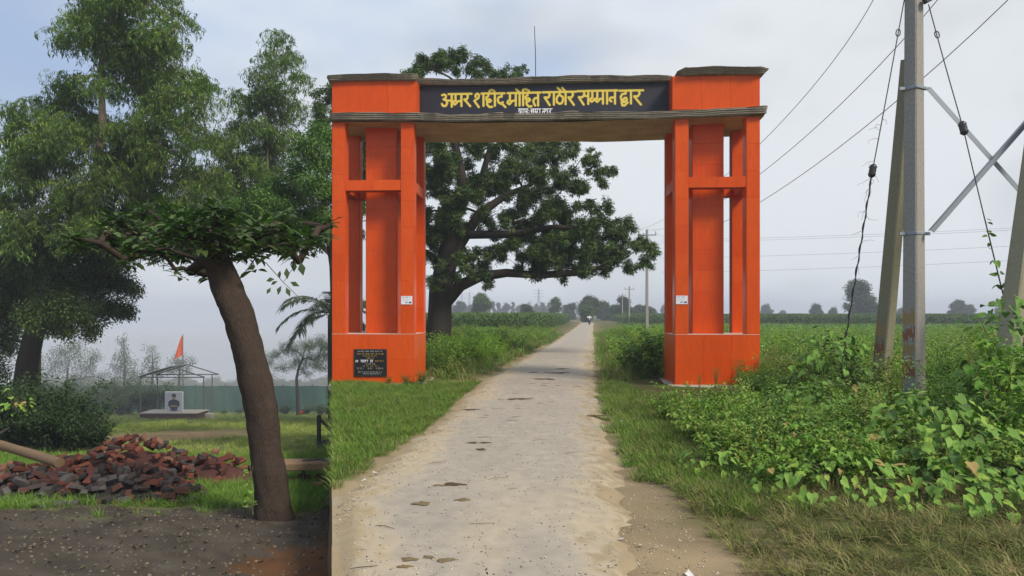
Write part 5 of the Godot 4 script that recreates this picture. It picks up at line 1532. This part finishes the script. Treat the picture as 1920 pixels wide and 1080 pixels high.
	for z in [0.9, -1.1]:
		for q in [[-1.85, g0, 0.0, gr], [0.0, gr, 1.85, g0], [-1.78, g0, 1.78, g0]]:
			b = MB.new()
			b.tube([Vector3(q[0], q[1], z), Vector3(q[2], q[3], z)], [0.035, 0.035], 6)
			obj("rafter", b.mesh(), M.frame_steel, sh)
	b = MB.new()
	var rows := []
	for i in 34:
		var z := lerpf(1.05, -1.25, i / 33.0)
		rows.append([Vector3(-2.0, g0 + 0.02 + 0.02 * sin(i * 1.6), z), Vector3(-1.0, (g0 + gr) / 2 + 0.06 + 0.02 * sin(i * 1.6), z), Vector3(-0.02, gr + 0.05 + 0.02 * sin(i * 1.6), z)])
	b.grid(rows)
	obj("roof_sheet", b.mesh(), M.roof_sheet, sh)
	var fl := thing("flag", "drooping saffron flag on a pole behind the shelter", "flag", Q(343, 44.0))
	var top := EYE + (590.0 - 628.0) / FL * 44.0 - fl.position.y
	b = MB.new()
	b.tube([Vector3.ZERO, Vector3(0, top + 0.05, 0)], [0.03, 0.02], 8)
	obj("flagpole", b.mesh(), M.frame_steel, fl)
	b = MB.new()
	b.col = Color(0.62, 0.12, 0.04)
	rows = []
	for i in 14:                                            # a hanging pennant, widest at its lower edge
		var f := i / 13.0
		var row := []
		for j in 9:
			var g := j / 8.0
			row.append(Vector3(-0.02 - g * (0.05 + 0.5 * f), top - 0.05 - f * 1.15 - g * 0.28 * f, 0.08 * sin(g * 8.0 + f * 3.0) * g * f + 0.01))
		rows.append(row)
	b.grid(rows)
	obj("pennant", b.mesh(), M.cloth, fl)
	var rb := thing("red_bundle", "small red cloth bundle at the foot of the net fence", "cloth", Q(565, 46.0))
	b = MB.new()
	rows = []
	for i in 6:
		var row := []
		for j in 12:
			var a := TAU * j / 12
			var r := 0.24 * sin(PI * (0.12 + 0.86 * i / 5.0)) * (1.0 + 0.25 * sin(a * 3 + i))
			row.append(Vector3(cos(a) * r * 1.3, 0.05 + i * 0.055, sin(a) * r))
		rows.append(row)
	b.col = Color(0.6, 0.06, 0.06)
	b.grid(rows, true)
	obj("wrapped_cloth", b.mesh(), M.cloth, rb)
	# the net fence
	var f0 := Q(-60, 50.0)
	var f1 := Q(640, 49.0)
	var fe := thing("net_fence", "long green shade-net fence across the foot of the yard", "fence", f0)
	var n := 13
	for i in n:
		var a := f0.lerp(f1, float(i) / n)
		var c := f0.lerp(f1, float(i + 1) / n)
		a.y = yard_h(a.x, -a.z)
		c.y = yard_h(c.x, -c.z)
		b = MB.new()
		rows = []
		for j in 7:
			var row := []
			for k in 13:
				var f := k / 12.0
				var q := a.lerp(c, f)
				row.append(q - f0 + Vector3(0, lerpf(0.0, 1.86 - 0.05 * sin(PI * f), j / 6.0), 0.05 * sin(f * PI * 3 + i) * sin(PI * j / 6.0)))
			rows.append(row)
		b.grid(rows)
		obj("net_panel", b.mesh(), M.green_net, fe)
		b = MB.new()
		b.tube([a - f0 + Vector3(0, -0.2, -0.06), a - f0 + Vector3(0, 1.95, -0.06)], [0.04, 0.035], 6)
		obj("fence_post", b.mesh(), M.frame_steel, fe)
	# leaf litter and clods on the bare earth
	var lb := MB.new()
	lb.leaf(Vector3.ZERO, Vector3(1, 0.1, 0).normalized(), Vector3.UP, 1.0, 0.45, -0.2, 0.5)
	var xf := []
	var cs := []
	spread(750, -9.0, -1.2, 5.6, 10.6, func(x, d): return x < EDGE * d - 0.03, func(x, d): return yard_h(x, d) + 0.018, 0.03, 0.08, [Color(0.14, 0.1, 0.06), Color(0.07, 0.055, 0.04), Color(0.2, 0.16, 0.1), Color(0.1, 0.1, 0.05)], xf, cs)
	tag(many("leaf_litter", lb.mesh(), M.cloth, xf, cs), "fallen dry leaves strewn over the yard's bare earth", "leaf litter")
	var cb := MB.new()
	cb.box(Transform3D(), Vector3(1, 0.7, 0.8), 0.28)
	xf = []
	cs = []
	spread(3000, -9.0, -1.2, 5.6, 10.8, func(x, d): return x < EDGE * d - 0.03, func(x, d): return yard_h(x, d) + 0.012, 0.008, 0.04, [Color(0.1, 0.09, 0.075), Color(0.06, 0.055, 0.05), Color(0.15, 0.12, 0.09)], xf, cs)
	tag(many("earth_clods", cb.mesh(), M.cloth, xf, cs), "small clods and grit on the yard's bare earth", "clods")
	# bushes
	var bush := weed_mesh(1.0, 22, 0.11, 0.055, 60, 0.8)
	var bm1 := leafy("bush_leaf_dark", Color(0.05, 0.085, 0.035))
	var bm2 := leafy("bush_leaf_mid", Color(0.085, 0.13, 0.045))
	for k in [[10, 19.5, 1.75], [60, 19.8, 1.8], [105, 19.6, 1.7], [150, 19.4, 1.5], [185, 19.2, 1.15], [30, 18.4, 1.3], [85, 18.3, 1.25], [135, 18.2, 1.1], [175, 18.4, 0.9], [-20, 19.0, 1.8], [55, 21.5, 2.0], [-5, 22.0, 2.2], [120, 21.2, 1.8]]:
		var s := thing("dark_bush", "dark tangled bush below the shade tree", "bush", Q(k[0], k[1]) - Vector3(0, 0.05, 0), rf(0, TAU), "tangled bushes below the shade tree")
		obj("foliage", bush, bm1, s).scale = Vector3(k[2] * 0.85, k[2], k[2] * 0.85)
	for k in [[100, 45.0, 1.9], [135, 46.0, 2.2], [170, 46.0, 2.1], [205, 45.0, 2.3], [240, 45.5, 2.2], [268, 45.0, 2.0], [292, 45.0, 1.9], [70, 44.0, 2.2], [320, 46.0, 2.1], [150, 44.0, 1.6], [225, 43.5, 1.4]]:
		var s := thing("fence_bush", "grey-green bush growing against the net fence", "bush", Q(k[0], k[1]) - Vector3(0, 0.05, 0), rf(0, TAU), "bushes along the net fence")
		obj("foliage", bush, bm2, s).scale = Vector3(k[2] * 0.9, k[2], k[2] * 0.9)
	for k in [[510, 46.5, 0.55], [535, 46.0, 0.7], [575, 46.0, 0.6], [600, 45.5, 0.75], [615, 45.0, 0.6], [420, 46.0, 0.4], [450, 46.0, 0.45]]:
		var s := thing("low_bush", "low weed clump at the net fence's foot right of the plinth", "bush", Q(k[0], k[1]) - Vector3(0, 0.03, 0), rf(0, TAU), "weed clumps at the fence's foot")
		obj("foliage", bush, bm2, s).scale = Vector3(k[2] * 1.4, k[2], k[2] * 1.4)
	leaf_bush("broad_leaved_plant", "bright big-leaved plant rising from the dark tangled bush", "", Q(32, 18.6) + Vector3(0, 1.0, 0), 0.4, 0.7, 46, [2, 4, 0], 0.15)
	var sp := thing("trunk_sprout", "small bright sprout growing from the foot of the leaning trunk", "plant", P(470, 950, 9.0))
	var sm := MB.new()
	sm.tube([Vector3(0.03, -0.1, 0), Vector3(-0.02, 0.25, 0), Vector3(0.03, 0.5, 0)], [0.006, 0.005, 0.003], 4, false)
	obj("stem", sm.mesh(), M.stalk, sp)
	for i in 18:
		var up := (Vector3.UP + rdir() * 0.5).normalized()
		var fw := Vector3(rf(-1, 0.4), 0, rf(-0.2, 1))
		fw = (fw - up * fw.dot(up)).normalized()
		obj("leaf", CL.hearts[i % 4], CL.heartmats[[2, 4, 0][i % 3]], sp, Transform3D(Basis(fw.cross(up), up, -fw).scaled(Vector3.ONE * rf(0.04, 0.08)), Vector3(0.0, rf(-0.05, 0.5), 0) + fw * 0.04))

# ---------------------------------------------------------------- small things on the lane
func lane_litter() -> void:
	var dm := grain(mat("dung", Color(0.24, 0.18, 0.1), 0.95, 0.1), M.road.albedo_texture, Vector3(3, 3, 3))
	var dk := mat("dark_dung", Color(0.085, 0.062, 0.038), 0.95, 0.1)
	for k in [[850, 916, 0.075, 1], [902, 849, 0.06, 1], [822, 918, 0.045, 0], [795, 952, 0.06, 0], [870, 946, 0.05, 0], [770, 1058, 0.04, 0], [805, 1056, 0.03, 0], [838, 1062, 0.042, 0], [760, 1072, 0.03, 0], [1045, 702, 0.22, 1], [1022, 714, 0.2, 1], [1052, 694, 0.16, 1], [978, 752, 0.12, 1], [958, 753, 0.07, 1], [1116, 782, 0.14, 1], [882, 771, 0.09, 1], [1000, 701, 0.1, 1], [908, 836, 0.05, 1], [886, 836, 0.05, 1]]:
		var d: float = 2219.0 / (k[1] - 590.0)
		var b := MB.new()
		var rows := []
		var sd := rf(0, 99)
		for i in 5:
			var row := []
			for j in 16:
				var a := TAU * j / 16
				var r: float = k[2] * (1.0 - i / 4.0) * (1.0 + 1.1 * noise.get_noise_2d(cos(a) * 45 + sd * 20, sin(a) * 45))
				row.append(Vector3(cos(a) * r * 1.25, 0.002 + 0.009 * sin(i / 4.0 * PI * 0.5) + 0.006 * noise.get_noise_2d(cos(a) * r * 900 + sd, sin(a) * r * 900) * (1 if i > 0 else 0), sin(a) * r * 0.8))
			rows.append(row)
		b.grid(rows, true)
		var x: float = (k[0] - 960.0) / FL * d
		var o := obj("dung_patch", b.mesh(), dk if k[3] == 1 else dm)
		o.position = Vector3(x, lane_y(x, d) + 0.002, -d)
		tag(o, "dark dried dung patch on the lane" if k[3] == 1 else "flattened brown dung smear on the lane", "dung", "dark dung on the lane" if k[3] == 1 else "brown dung smears on the lane")
	for k in [[1166, 795, 0.09], [684, 899, 0.1], [705, 892, 0.12], [708, 855, 0.08], [1164, 1009, 0.09], [1202, 1023, 0.08], [1292, 1076, 0.12], [738, 825, 0.08], [1360, 752, 0.1]]:
		var d: float = 2219.0 / (k[1] - 590.0)
		var x: float = (k[0] - 960.0) / FL * d
		var b := MB.new()
		var s: float = k[2] * 0.6
		var h := s * rf(0.15, 0.35)
		b.quad(Vector3(-s / 2, 0, s / 3), Vector3(-s / 3, h, -s / 3), Vector3(s * 0.1, h * 0.6, -s / 3), Vector3(s * 0.05, h * 0.1, s / 3))
		b.quad(Vector3(s * 0.05, h * 0.1, s / 3), Vector3(s * 0.1, h * 0.6, -s / 3), Vector3(s / 2, h * 1.2, -s / 4), Vector3(s / 2, 0, s / 4))
		b.col = Color(0.55, 0.55, 0.53)
		for i in b.c.size(): b.c[i] = b.col
		var o := obj("litter_scrap", b.mesh(), M.cloth)
		o.position = Vector3(x, maxf(main_h(x, d), lane_y(x, d) if x > along(RL, d) and x < along(RR, d) else -1.0) + 0.015 + (0.07 if k[0] == 1166 else 0.0), -d)
		o.rotation.y = rf(0, TAU)
		tag(o, "crumpled pale litter scrap at the edge of the lane", "litter", "litter along the lane")
	for i in 30:
		var d := rf(4.6, 17.0)
		var f := rf(0.0, 1.0)
		f = 0.5 + (f - 0.5) * (1.0 if i % 3 else 0.4)
		var x := maxf(lerpf(along(RL, d), along(RR, d), f), EDGE * d + 0.2)
		var b := MB.new()
		var l := rf(0.04, 0.11)
		b.tube([Vector3(-l, 0, 0), Vector3(-l * 0.2, 0.006, l * rf(-0.2, 0.2)), Vector3(l, 0.002, l * rf(-0.3, 0.3))], [0.002, 0.003, 0.0015], 4)
		var o := obj("dry_twig", b.mesh(), [M.bark, M.old_wood][i % 2])
		o.position = Vector3(x, lane_y(x, d) + 0.006, -d)
		o.rotation.y = rf(-0.7, 0.7)
		tag(o, "dry twig or straw lying on the lane", "twig", "twigs on the lane")
	# loose grit and pebbles on the lane and its dusty edges
	var pb := MB.new()
	pb.box(Transform3D(), Vector3(1, 0.6, 0.8), 0.25)
	var xf := []
	var cs := []
	for i in 5000:
		var d := 4.3 + 12.0 * pow(rng.randf(), 1.7)
		var l := along(RL, d)
		var r := along(RR, d)
		var f := rng.randf()
		if i % 2: f = f * 0.2 if f < 0.5 else 1.25 - (1.0 - f) * 0.5
		var x := lerpf(l, r, f)
		if x < EDGE * d + 0.02: continue
		var y := lane_y(x, d) if x < r and x > l else main_h(x, d)
		xf.append(Transform3D(Basis.from_euler(Vector3(rf(-0.5, 0.5), rf(0, TAU), 0)).scaled(Vector3.ONE * rf(0.004, 0.016)), Vector3(x, y + 0.003, -d)))
		cs.append(pick([Color(0.45, 0.4, 0.33), Color(0.25, 0.23, 0.2), Color(0.5, 0.42, 0.3), Color(0.16, 0.14, 0.12)], 0.2))
	tag(many("lane_grit", pb.mesh(), M.cloth, xf, cs), "loose grit and pebbles scattered over the dusty lane", "grit")

func lane_y(x: float, d: float) -> float:
	var l := maxf(along(RL, d) - 0.12, EDGE * maxf(d, 0.0))
	var r := along(RR, d) + 0.12
	var e := absf(clampf((x - l) / (r - l), 0, 1) - 0.5) * 2.0
	return 0.008 + 0.03 * (1.0 - e * e) - 0.05 * smoothstep(0.82, 1.0, e)

func rider() -> void:
	var d := 116.0
	var x := (1105.0 - 960.0) / FL * d
	var o := Vector3(x, 0.03, -d)
	var mc := thing("motorcycle", "small dark motorcycle coming along the far end of the lane", "motorcycle", o)
	for k in [[0.62, "wheel"], [-0.62, "wheel"]]:
		var w := MB.new()
		var ring := []
		var rr := []
		for i in 17:
			ring.append(Vector3(0, 0.3 + 0.26 * sin(TAU * i / 16), k[0] + 0.26 * cos(TAU * i / 16)))
			rr.append(0.05)
		w.tube(ring, rr, 6, false)
		obj("wheel", w.mesh(), M.black_wire, mc)
	var b := MB.new()
	b.tube([Vector3(0, 0.45, -0.55), Vector3(0, 0.6, -0.2), Vector3(0, 0.72, 0.15), Vector3(0, 0.85, 0.42)], [0.1, 0.17, 0.18, 0.1], 8)
	b.tube([Vector3(0, 0.3, 0.62), Vector3(0, 0.95, 0.4)], [0.05, 0.05], 6)
	obj("body", b.mesh(), M.dark_iron, mc)
	b = MB.new()
	b.tube([Vector3(-0.36, 1.02, 0.3), Vector3(0, 0.98, 0.4), Vector3(0.36, 1.02, 0.3)], [0.02, 0.025, 0.02], 6)
	obj("handlebar", b.mesh(), M.dark_iron, mc)
	b = MB.new()
	b.tube([Vector3(0, 0.88, 0.46), Vector3(0, 0.88, 0.56)], [0.06, 0.09], 10)
	obj("headlight", b.mesh(), M.roof_sheet, mc)
	var p := thing("person", "person in a white shirt riding the far motorcycle towards the gateway", "person", o + Vector3(0, 0.78, -0.15))
	b = MB.new()
	b.col = Color(0.75, 0.75, 0.75)
	b.tube([Vector3(0, 0.0, 0), Vector3(0, 0.25, 0.02), Vector3(0, 0.46, 0.06), Vector3(0, 0.55, 0.08)], [0.17, 0.18, 0.2, 0.08], 10)
	for s in [-1, 1]:
		b.col = Color(0.75, 0.75, 0.75)
		b.tube([Vector3(s * 0.18, 0.47, 0.06), Vector3(s * 0.34, 0.3, 0.22), Vector3(s * 0.33, 0.25, 0.46)], [0.07, 0.055, 0.04], 6)
		b.col = Color(0.05, 0.05, 0.07)
		b.tube([Vector3(s * 0.09, 0.02, 0.0), Vector3(s * 0.2, 0.05, 0.4), Vector3(s * 0.18, -0.4, 0.3)], [0.11, 0.085, 0.06], 8)
	b.col = Color(0.22, 0.13, 0.09)
	b.tube([Vector3(0, 0.53, 0.08), Vector3(0, 0.62, 0.09), Vector3(0, 0.7, 0.1), Vector3(0, 0.8, 0.1), Vector3(0, 0.85, 0.09)], [0.06, 0.075, 0.1, 0.09, 0.03], 10)
	obj("body", b.mesh(), M.cloth, p)
	b = MB.new()
	b.col = Color(0.02, 0.018, 0.016)
	b.tube([Vector3(0, 0.76, 0.07), Vector3(0, 0.83, 0.075), Vector3(0, 0.875, 0.08)], [0.105, 0.1, 0.04], 10)
	obj("hair", b.mesh(), M.cloth, p)

# ---------------------------------------------------------------- build
func _ready() -> void:
	rng.seed = 7
	noise.seed = 3
	noise.frequency = 0.02
	noise.fractal_octaves = 3
	var cam := Camera3D.new()
	cam.name = "camera"
	cam.projection = Camera3D.PROJECTION_FRUSTUM
	cam.near = 0.1
	cam.far = 4000.0
	cam.size = 0.1 * 1080.0 / FL
	cam.frustum_offset = Vector2(0, 0.1 * 50.0 / FL)
	cam.position = Vector3(0, EYE, 0)
	add_child(cam)
	cam.current = true
	var env := Environment.new()
	env.background_mode = Environment.BG_SKY
	var sky := Sky.new()
	var sm := PanoramaSkyMaterial.new()
	sm.panorama = sky_panorama()
	sky.sky_material = sm
	env.sky = sky
	env.tonemap_mode = Environment.TONE_MAPPER_LINEAR
	env.tonemap_exposure = 1.25
	env.sdfgi_enabled = true
	env.ssao_enabled = true
	env.ssil_enabled = true
	env.fog_enabled = true
	env.fog_density = 0.0011
	env.fog_light_color = Color(0.86, 0.89, 0.94)
	var we := WorldEnvironment.new()
	we.name = "surroundings"
	we.environment = env
	add_child(we)
	env.volumetric_fog_enabled = true
	env.volumetric_fog_density = 0.0
	var mist := FogVolume.new()                             # morning haze lying in the low yard, along its edge by the lane
	mist.name = "mist"
	mist.shape = RenderingServer.FOG_VOLUME_SHAPE_BOX
	mist.size = Vector3(70, 12, 62)
	var fm := FogMaterial.new()
	fm.density = 0.009
	fm.albedo = Color(0.98, 0.985, 0.99)
	mist.material = fm
	var turn := Basis(Vector3.UP, atan(-EDGE))
	mist.transform = Transform3D(turn, turn * Vector3(-35.3, -5.5, -66))
	add_child(mist)
	var sun := DirectionalLight3D.new()
	sun.name = "sun"
	sun.light_energy = 1.0
	sun.light_angular_distance = 14.0
	sun.light_color = Color(1.0, 0.96, 0.9)
	sun.shadow_enabled = true
	add_child(sun)
	sun.look_at_from_position(Vector3(22, 28, 20), Vector3.ZERO)
	materials()
	print("materials ", Time.get_ticks_msec())
	land()
	gateway()
	print("gateway ", Time.get_ticks_msec())
	trees()
	print("trees ", Time.get_ticks_msec())
	far_trees()
	print("far trees ", Time.get_ticks_msec())
	crops()
	yard()
	poles()
	print("yard ", Time.get_ticks_msec())
	weeds()
	ground_cover()
	lane_litter()
	rider()
	print("done ", Time.get_ticks_msec())
